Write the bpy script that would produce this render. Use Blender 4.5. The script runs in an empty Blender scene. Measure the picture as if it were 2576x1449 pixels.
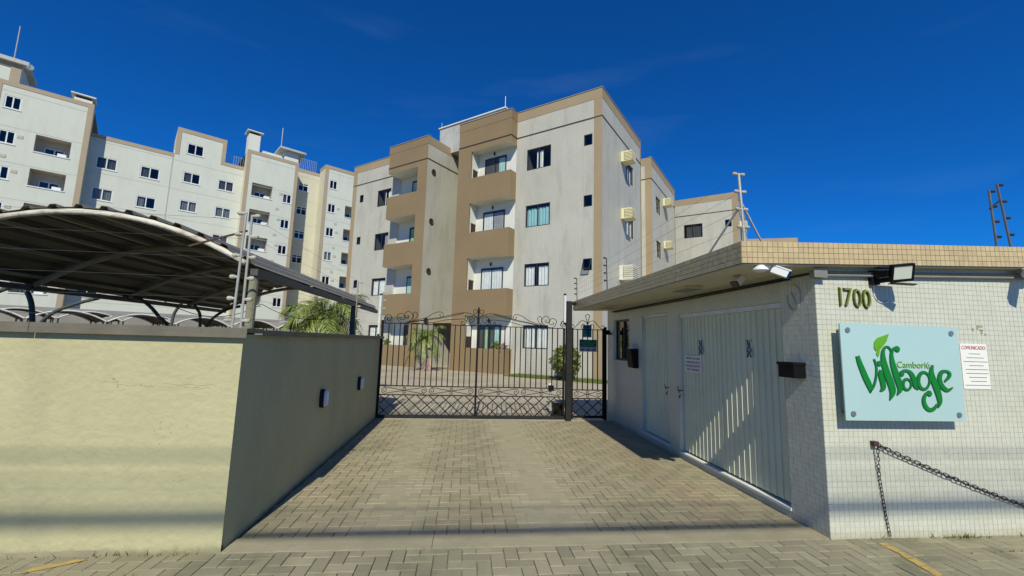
import bpy, bmesh, math, random
from mathutils import Vector, Matrix
random.seed(11)
R = math.radians
sc = bpy.context.scene
col = sc.collection
V = Vector

# ------------------------------------------------------------------ camera
YAW, PITCH, ROLL, EYE = R(6.11), R(7.245), R(1.61), 1.7
fw = V((math.sin(YAW)*math.cos(PITCH), math.cos(YAW)*math.cos(PITCH), math.sin(PITCH)))
rt = V((math.cos(YAW), -math.sin(YAW), 0)); up = rt.cross(fw)
rt2 = rt*math.cos(ROLL)+up*math.sin(ROLL); up2 = -rt*math.sin(ROLL)+up*math.cos(ROLL)
cd = bpy.data.cameras.new('camera'); cam = bpy.data.objects.new('camera', cd); col.objects.link(cam)
cd.sensor_width = 36; cd.lens = 1065/2576*36; cd.clip_end = 2000; cd.clip_start = .05
m4 = Matrix((rt2, up2, -fw)).transposed().to_4x4(); m4.translation = (0, 0, EYE)
cam.matrix_world = m4
sc.camera = cam
# ------------------------------------------------------------------ sky, sun, exposure
SUN = V((.085, 1.13, -1.0)).normalized()          # direction the sunlight travels
w = bpy.data.worlds.new('World'); sc.world = w; w.use_nodes = True
nt = w.node_tree; nt.nodes.clear()
sky = nt.nodes.new('ShaderNodeTexSky'); sky.sky_type = 'NISHITA'; sky.sun_disc = False
sky.sun_elevation = math.asin(-SUN.z); sky.sun_rotation = math.atan2(-SUN.x, -SUN.y)
sky.altitude = 1500; sky.air_density = 1.0; sky.dust_density = 0.0; sky.ozone_density = 4.0
tint = nt.nodes.new('ShaderNodeMix'); tint.data_type = 'RGBA'; tint.blend_type = 'MULTIPLY'; tint.inputs[0].default_value = 1
tint.inputs[7].default_value = (.04, .44, .93, 1)
tc = nt.nodes.new('ShaderNodeTexCoord'); mp = nt.nodes.new('ShaderNodeMapping'); mp.inputs['Scale'].default_value = (1.2, 1.2, 7)
mp.inputs['Rotation'].default_value = (0, R(-12), 0)
nz = nt.nodes.new('ShaderNodeTexNoise'); nz.inputs['Scale'].default_value = 2.2; nz.inputs['Detail'].default_value = 5
rp = nt.nodes.new('ShaderNodeValToRGB'); rp.color_ramp.elements[0].position = .56; rp.color_ramp.elements[1].position = .95
rp.color_ramp.elements[1].color = (.13, .13, .13, 1)
cir = nt.nodes.new('ShaderNodeMix'); cir.data_type = 'RGBA'; cir.inputs[7].default_value = (1.6, 2.6, 4.4, 1)
bg = nt.nodes.new('ShaderNodeBackground'); bg.inputs[1].default_value = .115
wo = nt.nodes.new('ShaderNodeOutputWorld')
L = nt.links.new
L(sky.outputs[0], tint.inputs[6]); L(tc.outputs['Generated'], mp.inputs[0]); L(mp.outputs[0], nz.inputs[0]); L(nz.outputs[0], rp.inputs[0])
L(rp.outputs[0], cir.inputs[0]); L(tint.outputs[2], cir.inputs[6]); L(cir.outputs[2], bg.inputs[0]); L(bg.outputs[0], wo.inputs[0])
sd = bpy.data.lights.new('sun', 'SUN'); sd.energy = 4.1; sd.angle = R(.53); sd.color = (1, .955, .80)
so = bpy.data.objects.new('sun', sd); col.objects.link(so)
so.rotation_euler = SUN.to_track_quat('-Z', 'Y').to_euler()
so.location = (-5, -30, 40)
sc.view_settings.view_transform = 'Standard'; sc.view_settings.look = 'None'
sc.view_settings.exposure = .16; sc.view_settings.gamma = 1

# ------------------------------------------------------------------ materials
MATS = {}
def pm(name, c1, c2=None, scale=3., rough=.7, bump=0., bscale=60., spec=.35, metal=0., stretch=(1, 1, 1), island=0., objr=0.,
       grid=None, streak=0., stain=None, lo=.35, hi=.68, world=False, tracks=None, splash=None):
    """noise between two colours, optional grid of joints, vertical grime streaks, per-piece variation and bump"""
    m = bpy.data.materials.new(name); m.use_nodes = True; n = m.node_tree.nodes; l = m.node_tree.links.new
    b = n['Principled BSDF']; b.inputs['Roughness'].default_value = rough; b.inputs['Metallic'].default_value = metal
    b.inputs['Specular IOR Level'].default_value = spec
    c2 = c2 or tuple(x*.82 for x in c1)
    t = n.new('ShaderNodeTexCoord'); mpp = n.new('ShaderNodeMapping'); mpp.inputs['Scale'].default_value = stretch
    if world:
        gp_ = n.new('ShaderNodeNewGeometry')
        class t_: outputs = {'Object': gp_.outputs['Position']}
        t = t_
    l(t.outputs['Object'], mpp.inputs[0])
    nn = n.new('ShaderNodeTexNoise'); nn.inputs['Scale'].default_value = scale; nn.inputs['Detail'].default_value = 7; nn.inputs['Roughness'].default_value = .6
    l(mpp.outputs[0], nn.inputs[0])
    r = n.new('ShaderNodeValToRGB'); r.color_ramp.elements[0].position = lo; r.color_ramp.elements[1].position = hi
    r.color_ramp.elements[0].color = (*c1, 1); r.color_ramp.elements[1].color = (*c2, 1)
    l(nn.outputs[0], r.inputs[0]); out = r.outputs[0]
    def mixin(fac, c, blend='MIX'):
        nonlocal out
        x = n.new('ShaderNodeMix'); x.data_type = 'RGBA'; x.blend_type = blend
        l(fac, x.inputs[0]); l(out, x.inputs[6]); x.inputs[7].default_value = (*c, 1); out = x.outputs[2]
    if streak:
        m2 = n.new('ShaderNodeMapping'); m2.inputs['Scale'].default_value = (.9, .9, .22); l(t.outputs['Object'], m2.inputs[0])
        n2 = n.new('ShaderNodeTexNoise'); n2.inputs['Scale'].default_value = 2.0; n2.inputs['Detail'].default_value = 8; n2.inputs['Roughness'].default_value = .65
        l(m2.outputs[0], n2.inputs[0])
        r2 = n.new('ShaderNodeValToRGB'); r2.color_ramp.elements[0].position = .50; r2.color_ramp.elements[1].position = .86
        r2.color_ramp.elements[1].color = (streak, streak, streak, 1); l(n2.outputs[0], r2.inputs[0])
        mixin(r2.outputs[0], (.17, .165, .125))
    if stain:
        n3 = n.new('ShaderNodeTexNoise'); n3.inputs['Scale'].default_value = stain[0]; n3.inputs['Detail'].default_value = 9; n3.inputs['Roughness'].default_value = .7
        l(t.outputs['Object'], n3.inputs[0])
        r3 = n.new('ShaderNodeValToRGB'); r3.color_ramp.elements[0].position = stain[2]; r3.color_ramp.elements[1].position = stain[2]+.16
        r3.color_ramp.elements[1].color = (stain[1],)*3+(1,); l(n3.outputs[0], r3.inputs[0]); mixin(r3.outputs[0], stain[3])
    if tracks:      # dust packed where wheels roll, with a ragged edge
        sx = n.new('ShaderNodeSeparateXYZ'); l(t.outputs['Object'], sx.inputs[0])
        nw = n.new('ShaderNodeTexNoise'); nw.inputs['Scale'].default_value = 1.1; nw.inputs['Detail'].default_value = 9; nw.inputs['Roughness'].default_value = .7; l(t.outputs['Object'], nw.inputs[0])
        for cx_, cy_, wd_, f_, c_ in tracks:
            a1 = n.new('ShaderNodeMath'); a1.operation = 'MULTIPLY_ADD'; l(sx.outputs[1], a1.inputs[0]); a1.inputs[1].default_value = -cy_; a1.inputs[2].default_value = -cx_
            a2 = n.new('ShaderNodeMath'); a2.operation = 'ADD'; l(sx.outputs[0], a2.inputs[0]); l(a1.outputs[0], a2.inputs[1])
            a3 = n.new('ShaderNodeMath'); a3.operation = 'ABSOLUTE'; l(a2.outputs[0], a3.inputs[0])
            a4 = n.new('ShaderNodeMath'); a4.operation = 'MULTIPLY_ADD'; l(nw.outputs[0], a4.inputs[0]); a4.inputs[1].default_value = 1.1; a4.inputs[2].default_value = -.55
            a5 = n.new('ShaderNodeMath'); a5.operation = 'ADD'; l(a3.outputs[0], a5.inputs[0]); l(a4.outputs[0], a5.inputs[1])
            mr_ = n.new('ShaderNodeMapRange'); mr_.interpolation_type = 'SMOOTHSTEP'; mr_.inputs['From Min'].default_value = wd_; mr_.inputs['From Max'].default_value = wd_*.25; mr_.inputs['To Max'].default_value = f_; l(a5.outputs[0], mr_.inputs[0])
            mixin(mr_.outputs[0], c_)
    if splash:      # rain splash dirt along the foot of the wall
        sx = n.new('ShaderNodeSeparateXYZ'); l(t.outputs['Object'], sx.inputs[0])
        nw = n.new('ShaderNodeTexNoise'); nw.inputs['Scale'].default_value = 5; nw.inputs['Detail'].default_value = 9; nw.inputs['Roughness'].default_value = .75; l(t.outputs['Object'], nw.inputs[0])
        a4 = n.new('ShaderNodeMath'); a4.operation = 'MULTIPLY_ADD'; l(nw.outputs[0], a4.inputs[0]); a4.inputs[1].default_value = splash[0]*2.2; l(sx.outputs[2], a4.inputs[2])
        mr_ = n.new('ShaderNodeMapRange'); mr_.interpolation_type = 'SMOOTHSTEP'; mr_.inputs['From Min'].default_value = splash[0]*2.0; mr_.inputs['From Max'].default_value = splash[0]*1.0; mr_.inputs['To Max'].default_value = splash[1]; l(a4.outputs[0], mr_.inputs[0])
        mixin(mr_.outputs[0], splash[2])
    if grid:
        size, joint, gcol, gfac = grid
        sx = n.new('ShaderNodeSeparateXYZ'); l(t.outputs['Object'], sx.inputs[0])
        ad = n.new('ShaderNodeMath'); ad.operation = 'ADD'; l(sx.outputs[0], ad.inputs[0]); l(sx.outputs[1], ad.inputs[1])
        cb = n.new('ShaderNodeCombineXYZ'); l(ad.outputs[0], cb.inputs[0]); l(sx.outputs[2], cb.inputs[1])
        bt = n.new('ShaderNodeTexBrick'); bt.offset = 0; bt.inputs['Scale'].default_value = 1
        bt.inputs['Brick Width'].default_value = size; bt.inputs['Row Height'].default_value = size
        bt.inputs['Mortar Size'].default_value = joint; bt.inputs['Mortar Smooth'].default_value = .2
        l(cb.outputs[0], bt.inputs[0])
        mm = n.new('ShaderNodeMath'); mm.operation = 'MULTIPLY'; l(bt.outputs['Fac'], mm.inputs[0]); mm.inputs[1].default_value = gfac
        mixin(mm.outputs[0], gcol)
    if island or objr:
        g = n.new('ShaderNodeNewGeometry'); oi = n.new('ShaderNodeObjectInfo')
        a = n.new('ShaderNodeMath'); a.operation = 'ADD'; l(g.outputs['Random Per Island'], a.inputs[0]); l(oi.outputs['Random'], a.inputs[1])
        fr = n.new('ShaderNodeMath'); fr.operation = 'FRACT'; l(a.outputs[0], fr.inputs[0])
        mr = n.new('ShaderNodeMapRange'); k = island or objr
        mr.inputs['To Min'].default_value = 1-k; mr.inputs['To Max'].default_value = 1+k; l(fr.outputs[0], mr.inputs[0])
        hs = n.new('ShaderNodeHueSaturation'); l(out, hs.inputs['Color']); l(mr.outputs[0], hs.inputs['Value']); out = hs.outputs[0]
    l(out, b.inputs['Base Color'])
    if bump:
        nb = n.new('ShaderNodeTexNoise'); nb.inputs['Scale'].default_value = bscale; nb.inputs['Detail'].default_value = 5
        l(t.outputs['Object'], nb.inputs[0])
        bp = n.new('ShaderNodeBump'); bp.inputs['Strength'].default_value = bump; bp.inputs['Distance'].default_value = .02
        l(nb.outputs[0], bp.inputs['Height']); l(bp.outputs[0], b.inputs['Normal'])
    MATS[name] = m; return m
def glassmat(name, tintc, refl):
    m = bpy.data.materials.new(name); m.use_nodes = True; n = m.node_tree.nodes; l = m.node_tree.links.new; n.clear()
    o = n.new('ShaderNodeOutputMaterial'); mx = n.new('ShaderNodeMixShader'); tr = n.new('ShaderNodeBsdfTransparent'); gl = n.new('ShaderNodeBsdfGlossy')
    tr.inputs[0].default_value = (*tintc, 1); gl.inputs['Roughness'].default_value = .03
    nn = n.new('ShaderNodeTexNoise'); nn.inputs['Scale'].default_value = 1.3
    tcc = n.new('ShaderNodeTexCoord'); l(tcc.outputs['Object'], nn.inputs[0])
    bp = n.new('ShaderNodeBump'); bp.inputs['Strength'].default_value = .06; bp.inputs['Distance'].default_value = .05; l(nn.outputs[0], bp.inputs['Height']); l(bp.outputs[0], gl.inputs['Normal'])
    lw = n.new('ShaderNodeLayerWeight'); pw = n.new('ShaderNodeMath'); pw.operation = 'POWER'; pw.inputs[1].default_value = 5; l(lw.outputs['Facing'], pw.inputs[0])
    lw.inputs[0].default_value = .5
    ad = n.new('ShaderNodeMath'); ad.operation = 'MULTIPLY_ADD'; ad.inputs[1].default_value = 1-refl; ad.inputs[2].default_value = refl; l(pw.outputs[0], ad.inputs[0])
    l(ad.outputs[0], mx.inputs[0]); l(tr.outputs[0], mx.inputs[1]); l(gl.outputs[0], mx.inputs[2]); l(mx.outputs[0], o.inputs[0])
    MATS[name] = m; return m
pm('asphalt', (.06, .06, .058), (.045, .045, .043), 8, .9, .4, 200)
pm('earth', (.20, .18, .125), (.15, .135, .095), 1.5, .95)
pm('court', (.46, .40, .29), (.36, .31, .22), .5, .88, .25, 60, grid=None, stain=(.35, .6, .5, (.25, .22, .15)))
pm('paver', (.365, .315, .20), (.285, .255, .16), 1.1, .88, .5, 120, spec=.25, island=.085, world=True, stain=(.8, .65, .50, (.20, .205, .12)), tracks=((.92, .0, .66, .95, (.37, .33, .215)), (-.50, -.035, .52, .92, (.365, .325, .21)), (2.6, .0, .38, .5, (.30, .235, .15))))
pm('paver_walk', (.35, .315, .205), (.26, .24, .155), 1.4, .88, .6, 120, spec=.25, island=.13, world=True, stain=(1.0, .75, .50, (.165, .165, .10)))
pm('sand', (.22, .195, .12), (.12, .11, .065), 1.2, .95, .3, 150, world=True, tracks=((.92, .0, .66, .97, (.365, .325, .21)), (-.50, -.035, .52, .95, (.36, .32, .205))))
pm('concrete', (.37, .33, .215), (.29, .26, .165), 2.5, .88, .4, 90, stain=(4, .5, .58, (.2, .19, .13)))
pm('cream_paint', (.475, .442, .255), (.435, .405, .228), 1.3, .8, .5, 16, spec=.2, stain=(1.6, .5, .58, (.37, .355, .20)), streak=.3, splash=(.07, .75, (.22, .20, .12)))
pm('coping', (.17, .15, .11), (.12, .105, .075), 3, .55, .15, 30, spec=.4, stretch=(1, 1, 1), stain=(3, .5, .6, (.2, .16, .1)))
pm('tile_white', (.585, .585, .475), (.545, .545, .43), 5, .3, .05, 30, spec=.45, island=.03, world=True, stain=(.9, .4, .55, (.50, .485, .36)), splash=(.10, .55, (.36, .32, .19)))
pm('grout', (.74, .73, .62), (.62, .61, .49), 2, .9)
pm('tile_tan', (.53, .415, .225), (.49, .38, .20), 6, .4, .05, 30, spec=.4, island=.08, stain=(1.5, .4, .56, (.40, .30, .17)))
pm('grout_dark', (.17, .13, .075), (.12, .09, .05), 6, .9)
pm('soffit', (.56, .53, .42), (.50, .475, .37), 1.5, .85, .1, 40, streak=0, stain=(1.4, .35, .6, (.40, .37, .28)))
pm('door_white', (.66, .67, .49), (.60, .61, .44), 2, .45, .03, 20, spec=.5, streak=.18, splash=(.10, .35, (.42, .40, .30)))
pm('tileA', (.53, .515, .435), (.46, .445, .365), .35, .5, .0, spec=.4, grid=(.1, .006, (.27, .26, .21), .7), streak=.55, stain=(.2, .45, .50, (.40, .39, .315)))
pm('tileA_brown', (.27, .195, .10), (.24, .172, .088), .5, .5, spec=.35, grid=(.1, .005, (.16, .11, .07), .55), streak=.15)
pm('tan_trim', (.36, .275, .165), (.32, .245, .145), .6, .6, spec=.3, streak=.25)
pm('groove', (.085, .055, .04), (.06, .04, .03), 2, .7)
pm('plaster_white', (.68, .68, .60), (.62, .62, .54), 1, .8)
pm('plasterC', (.61, .625, .535), (.575, .59, .50), .5, .85, .4, 14, spec=.2, streak=.16, stain=(.22, .25, .52, (.50, .51, .43)))
pm('creamC', (.60, .575, .44), (.56, .535, .41), .5, .85, .3, 14, spec=.2, streak=.15)
pm('tanC', (.40, .325, .22), (.375, .30, .20), .6, .8, streak=.1)
pm('greyC', (.30, .29, .27), (.36, .35, .32), .6, .9)
pm('jointC', (.42, .43, .39), (.38, .39, .36), 2, .9)
pm('plate', (.50, .46, .39), None, 4, .7)
pm('tower_grey', (.50, .50, .46), (.36, .36, .33), .7, .9, streak=.7)
pm('frame_black', (.022, .022, .022), (.03, .03, .03), 5, .4, spec=.4)
pm('frame_white', (.74, .75, .73), None, 5, .45)
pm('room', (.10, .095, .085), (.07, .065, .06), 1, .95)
pm('niche', (.03, .022, .016), (.05, .035, .025), 3, .9)
pm('curtain_white', (.72, .72, .69), (.6, .6, .57), 3, .9)
pm('curtain_teal', (.42, .62, .56), (.34, .52, .47), 3, .9)
pm('curtain_green', (.36, .55, .30), (.3, .48, .26), 3, .9)
pm('curtain_grey', (.32, .31, .33), (.26, .25, .27), 3, .9)
pm('curtain_red', (.5, .16, .17), (.6, .45, .45), 12, .9, stretch=(4, 4, .1))
glassmat('glass', (.93, .96, .95), .045)
glassmat('glass_dark', (.42, .46, .45), .06)
glassmat('glass_teal', (.72, .88, .88), .06)
pm('curtain_blue', (.50, .62, .62), (.44, .56, .57), 3, .9)
glassmat('glass_booth', (.25, .27, .27), .40)
pm('iron', (.006, .0055, .005), (.010, .008, .007), 12, .6, .1, 80, spec=.2)
pm('iron_base', (.022, .022, .021), (.014, .014, .013), 6, .6, .1, 80, spec=.25)
pm('alu', (.50, .49, .43), (.38, .37, .32), 9, .4, .05, 40, metal=.25)
pm('alu_dark', (.16, .17, .17), (.11, .115, .115), 9, .4, metal=.3)
pm('insulator', (.50, .48, .40), (.36, .34, .27), 9, .5)
pm('insulator_dark', (.03, .03, .035), None, 9, .5)
pm('wire', (.10, .10, .10), None, 9, .6)
pm('sheet_top', (.27, .26, .215), (.20, .19, .155), 1.5, .6, .1, 30, spec=.3, streak=.2)  # paler tone for the upper faces of the roof sheets
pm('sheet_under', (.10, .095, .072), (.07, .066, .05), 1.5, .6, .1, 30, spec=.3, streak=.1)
pm('rim_white', (.64, .61, .50), (.30, .235, .14), 4.5, .7, .5, 25, stain=(9, .8, .62, (.20, .14, .075)), lo=.45, hi=.8)
pm('arch_lit', (.36, .34, .26), (.26, .24, .17), 5, .6, .2, 30)  # sunlight on arches and purlins put into a paler colour than the backlit legs
pm('steel_grey', (.10, .10, .088), (.07, .068, .058), 4, .55, .1, 30)
pm('far_rim', (.72, .71, .66), None, 4, .6)
pm('wood_post', (.34, .33, .25), (.22, .21, .13), 6, .85, .4, 25, stretch=(1, 1, .2))
pm('bulk_black', (.008, .008, .008), None, 4, .6)
pm('bulk_white', (.66, .68, .70), (.58, .60, .62), 4, .35)
pm('plastic_white', (.80, .80, .77), (.76, .76, .72), 4, .35)
pm('plastic_grey', (.22, .22, .20), None, 4, .5)
pm('black_box', (.006, .006, .006), (.009, .009, .009), 4, .5, spec=.15)
pm('lens', (.006, .006, .008), None, 4, .1, spec=.8)
pm('lamp_face', (.64, .67, .56), (.60, .63, .52), 3, .25)
pm('sign_glass', (.40, .565, .545), (.37, .535, .515), 1.2, .18, spec=.5)
pm('stud', (.26, .30, .31), None, 4, .3, metal=.5)
pm('green_dark', (.005, .20, .025), (.005, .16, .022), 3, .35)
pm('green_edge', (.02, .115, .065), None, 3, .35)
pm('leaf_lime', (.14, .40, .02), (.10, .33, .015), 4, .35)
pm('lime_text', (.19, .40, .07), None, 4, .4)
pm('olive', (.19, .25, .035), (.15, .20, .028), 4, .4)
pm('olive_side', (.05, .065, .012), None, 4, .5)
pm('paper', (.78, .77, .70), (.74, .73, .66), 3, .8)
pm('ink_red', (.50, .10, .16), None, 3, .8)
pm('ink_darkred', (.32, .035, .04), None, 3, .8)
pm('ink', (.03, .03, .032), None, 3, .8)
pm('ink_grey', (.16, .19, .20), None, 3, .8)
pm('sticker', (.40, .50, .53), None, 3, .5)
pm('sign_green', (.012, .105, .055), (.010, .085, .045), 3, .45)
pm('sign_mint', (.14, .42, .24), None, 3, .5)
pm('sign_grey', (.34, .38, .42), None, 3, .5)
pm('chain', (.045, .042, .045), (.075, .06, .05), 40, .5, metal=.3)
pm('rust_block', (.10, .055, .045), (.06, .035, .03), 30, .8)
pm('ac_cream', (.74, .70, .42), (.68, .64, .38), 3, .6)
pm('ac_white', (.72, .70, .60), (.66, .64, .54), 3, .6)
pm('ac_shade', (.25, .235, .14), None, 3, .8)
pm('yellow_paint', (.50, .34, .085), (.34, .27, .12), 14, .85, lo=.42, hi=.6)
pm('palm_leaf', (.22, .27, .055), (.12, .17, .03), 3, .5, spec=.4, island=.35)
pm('palm_dry', (.24, .23, .075), (.16, .15, .05), 3, .6, island=.3)
pm('bush_leaf', (.17, .20, .04), (.07, .10, .016), 5, .45, spec=.4, island=.35)
pm('bark', (.085, .062, .042), (.045, .033, .022), 9, .95, .6, 20)
pm('pot_pink', (.46, .33, .26), (.38, .26, .20), 4, .85)
pm('grass', (.115, .16, .03), (.17, .19, .05), 4, .8, island=.3)
pm('concrete_pole', (.38, .37, .34), (.32, .31, .28), 4, .9)
pm('cable_black', (.02, .02, .02), None, 4, .6)
pm('flower', (.35, .16, .16), (.08, .11, .03), 30, .8)
pm('wood_door', (.075, .05, .03), (.055, .035, .022), 5, .6)

# ------------------------------------------------------------------ mesh helpers
ORG = {}
class M:
    def __init__(s): s.v = []; s.f = []
    def quad(s, a, b, c, d): i = len(s.v); s.v += [tuple(a), tuple(b), tuple(c), tuple(d)]; s.f.append((i, i+1, i+2, i+3))
    def poly(s, pts): i = len(s.v); s.v += [tuple(p) for p in pts]; s.f.append(tuple(range(i, i+len(pts))))
    def box(s, a, b, fn=None):
        x0, y0, z0 = a; x1, y1, z1 = b; i = len(s.v)
        ps = [(x0, y0, z0), (x1, y0, z0), (x1, y1, z0), (x0, y1, z0), (x0, y0, z1), (x1, y0, z1), (x1, y1, z1), (x0, y1, z1)]
        s.v += [tuple(fn(*p)) if fn else p for p in ps]
        s.f += [tuple(i+k for k in q) for q in ((0, 3, 2, 1), (4, 5, 6, 7), (0, 1, 5, 4), (1, 2, 6, 5), (2, 3, 7, 6), (3, 0, 4, 7))]
    def bar(s, p, q, wd, ht, upv=(0, 0, 1)):
        p, q = V(p), V(q); d = (q-p).normalized(); u = V(upv)
        if abs(d.dot(u)) > .97: u = V((0, 1, 0))
        sd_ = d.cross(u).normalized(); u = sd_.cross(d); i = len(s.v)
        for e in (p, q):
            for a, b in ((-1, -1), (1, -1), (1, 1), (-1, 1)): s.v.append(tuple(e+sd_*a*wd/2+u*b*ht/2))
        s.f += [tuple(i+k for k in f) for f in ((0, 1, 2, 3), (7, 6, 5, 4), (0, 4, 5, 1), (1, 5, 6, 2), (2, 6, 7, 3), (3, 7, 4, 0))]
    def tube(s, pts, r, n=6, caps=True, closed=False):
        pts = [V(p) for p in pts]; N = len(pts); rr = r if isinstance(r, (list, tuple)) else [r]*N
        i0 = len(s.v); prev = None
        for k, p in enumerate(pts):
            if closed: t = pts[(k+1) % N]-pts[k-1]
            else: t = pts[min(k+1, N-1)]-pts[max(k-1, 0)]
            t = t.normalized() if t.length > 1e-9 else V((0, 0, 1))
            if prev is None:
                a = V((0, 0, 1)) if abs(t.z) < .9 else V((1, 0, 0)); u = t.cross(a).normalized()
            else:
                u = (prev-t*prev.dot(t)); u = u.normalized() if u.length > 1e-6 else t.orthogonal().normalized()
            prev = u; b = t.cross(u)
            for j in range(n):
                an = 2*math.pi*j/n; s.v.append(tuple(p+u*math.cos(an)*rr[k]+b*math.sin(an)*rr[k]))
        for k in range(N if closed else N-1):
            k2 = (k+1) % N
            for j in range(n): s.f.append((i0+k*n+j, i0+k*n+(j+1) % n, i0+k2*n+(j+1) % n, i0+k2*n+j))
        if caps and not closed: s.f.append(tuple(i0+j for j in range(n))[::-1]); s.f.append(tuple(i0+(N-1)*n+j for j in range(n)))
    def build(s, name, mat, parent=None, smooth=False, loc=None):
        me = bpy.data.meshes.new(name); o_ = ORG.get(parent.name, V((0, 0, 0))) if parent else (V(loc) if loc else V((0, 0, 0)))
        me.from_pydata([(x-o_.x, y-o_.y, z-o_.z) for x, y, z in s.v], [], s.f)
        bm = bmesh.new(); bm.from_mesh(me); bmesh.ops.recalc_face_normals(bm, faces=bm.faces); bm.to_mesh(me); bm.free()
        me.materials.append(MATS[mat] if isinstance(mat, str) else mat)
        if smooth: me.polygons.foreach_set('use_smooth', [True]*len(me.polygons))
        ob = bpy.data.objects.new(name, me); col.objects.link(ob)
        if parent: ob.parent = parent; ORG[ob.name] = o_
        elif loc: ob.location = loc; ORG[ob.name] = V(loc)
        return ob
def thing(name, label, cat, loc=(0, 0, 0), rotz=0, group=None, local=False):
    o = bpy.data.objects.new(name, None); col.objects.link(o); o.location = loc; o.rotation_euler = (0, 0, rotz); o.empty_display_size = .1
    o['label'] = label; o['category'] = cat
    if group: o['group'] = group
    ORG[o.name] = V((0, 0, 0)) if local else V(loc)
    return o
def tag(o, label, cat, group=None):
    o['label'] = label; o['category'] = cat
    if group: o['group'] = group
    return o
def struct(o, kind='structure'): o['kind'] = kind; return o
def link(mesh, name, parent, loc, rot=None):
    o = bpy.data.objects.new(name, mesh); col.objects.link(o); o.location = V(loc)-ORG.get(parent.name, V((0, 0, 0)))
    if rot: o.rotation_euler = rot
    o.parent = parent; return o
def rawmesh(m, mat):
    me = bpy.data.meshes.new('piece'); me.from_pydata(m.v, [], m.f); me.materials.append(MATS[mat]); return me
class Frame:      # a wall plane: u along it, d outwards, z up
    def __init__(s, p0, u, n): s.p = V(p0); s.u = V(u); s.n = V(n)
    def __call__(s, u, d, z): return s.p+s.u*u+s.n*d+V((0, 0, z))
def wall(m, fr, u0, u1, z0, z1, ops=(), depth=.15):
    us = sorted({u0, u1, *[x for o in ops for x in o[:2]]}); zs = sorted({z0, z1, *[x for o in ops for x in o[2:4]]})
    us = [u for u in us if u0 <= u <= u1]; zs = [z for z in zs if z0 <= z <= z1]
    for a, b in zip(us, us[1:]):
        for c, d in zip(zs, zs[1:]):
            x, y = (a+b)/2, (c+d)/2
            if any(o[0] < x < o[1] and o[2] < y < o[3] for o in ops): continue
            m.quad(fr(a, 0, c), fr(b, 0, c), fr(b, 0, d), fr(a, 0, d))
    for a, b, c, d in [o[:4] for o in ops]:
        if a > u0: m.quad(fr(a, 0, c), fr(a, -depth, c), fr(a, -depth, d), fr(a, 0, d))
        if b < u1: m.quad(fr(b, 0, c), fr(b, -depth, c), fr(b, -depth, d), fr(b, 0, d))
        m.quad(fr(a, 0, c), fr(b, 0, c), fr(b, -depth, c), fr(a, -depth, c)); m.quad(fr(a, 0, d), fr(b, 0, d), fr(b, -depth, d), fr(a, -depth, d))
def fbox(m, fr, u0, u1, d0, d1, z0, z1): m.box((u0, d0, z0), (u1, d1, z1), fr)
def ring(m, fr, u0, u1, z0, z1, t, d0, d1):
    fbox(m, fr, u0, u0+t, d0, d1, z0, z1); fbox(m, fr, u1-t, u1, d0, d1, z0, z1)
    fbox(m, fr, u0+t, u1-t, d0, d1, z0, z0+t); fbox(m, fr, u0+t, u1-t, d0, d1, z1-t, z1)
def curtain(parent, fr, u0, u1, z0, z1, d, mat, amp=1.):
    m = M(); n = max(8, int((u1-u0)/.035)); k = random.random()*6
    pts = [(u0+(u1-u0)*i/n, d+amp*(.022*math.sin(i*1.25+k)+.012*math.sin(i*.53+k))) for i in range(n+1)]
    for (a, e), (b, f) in zip(pts, pts[1:]): m.quad(fr(a, e, z0), fr(b, f, z0), fr(b, f, z1), fr(a, e, z1))
    return m.build('curtain', mat, parent)
def window(parent, fr, u0, u1, z0, z1, depth=.10, fm='frame_black', gm='glass', cur=None, t=.045, panes=2, sill=None, ROOM=None, transom=False):
    m = M(); ring(m, fr, u0+.003, u1-.003, z0+.003, z1-.003, t, -depth, -depth+.05)
    wdt = (u1-u0)/panes
    for k in range(1, panes): fbox(m, fr, u0+wdt*k-t*.5, u0+wdt*k+t*.5, -depth+.004, -depth+.046, z0+t, z1-t)
    if transom: zt = z1-(z1-z0)*.28; fbox(m, fr, u0+t, u1-t, -depth+.007, -depth+.043, zt-t/2, zt+t/2)
    f = m.build('window', fm, parent)
    for k in range(panes):
        p = M(); off = -depth+.014+.014*(k % 2)
        p.quad(fr(u0+wdt*k+t*.6, off, z0+t*.8), fr(u0+wdt*(k+1)-t*.6, off, z0+t*.8), fr(u0+wdt*(k+1)-t*.6, off, z1-t*.8), fr(u0+wdt*k+t*.6, off, z1-t*.8))
        p.build('pane', gm, f)
    if cur:
        for (a, b, cm) in cur: curtain(f, fr, u0+(u1-u0)*a, u0+(u1-u0)*b, z0+.03, z1-.03-(.1 if fm == 'frame_black' else 0), -depth-.09, cm)
    if sill:
        s_ = M(); fbox(s_, fr, u0-.06, u1+.06, -.02, .05, z0-.05, z0-.002); s_.build('sill', sill, f)
    if ROOM is not None:
        a = (u0, -depth-.004, z0); d2 = -depth-1.6
        for q in (((u0, d2, z0), (u1, d2, z0), (u1, d2, z1), (u0, d2, z1)), ((u0, -depth, z0), (u0, d2, z0), (u0, d2, z1), (u0, -depth, z1)),
                  ((u1, -depth, z0), (u1, d2, z0), (u1, d2, z1), (u1, -depth, z1)), ((u0, -depth, z0), (u1, -depth, z0), (u1, d2, z0), (u0, d2, z0)),
                  ((u0, -depth, z1), (u1, -depth, z1), (u1, d2, z1), (u0, d2, z1))):
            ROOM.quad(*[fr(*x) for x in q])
    return f
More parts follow.
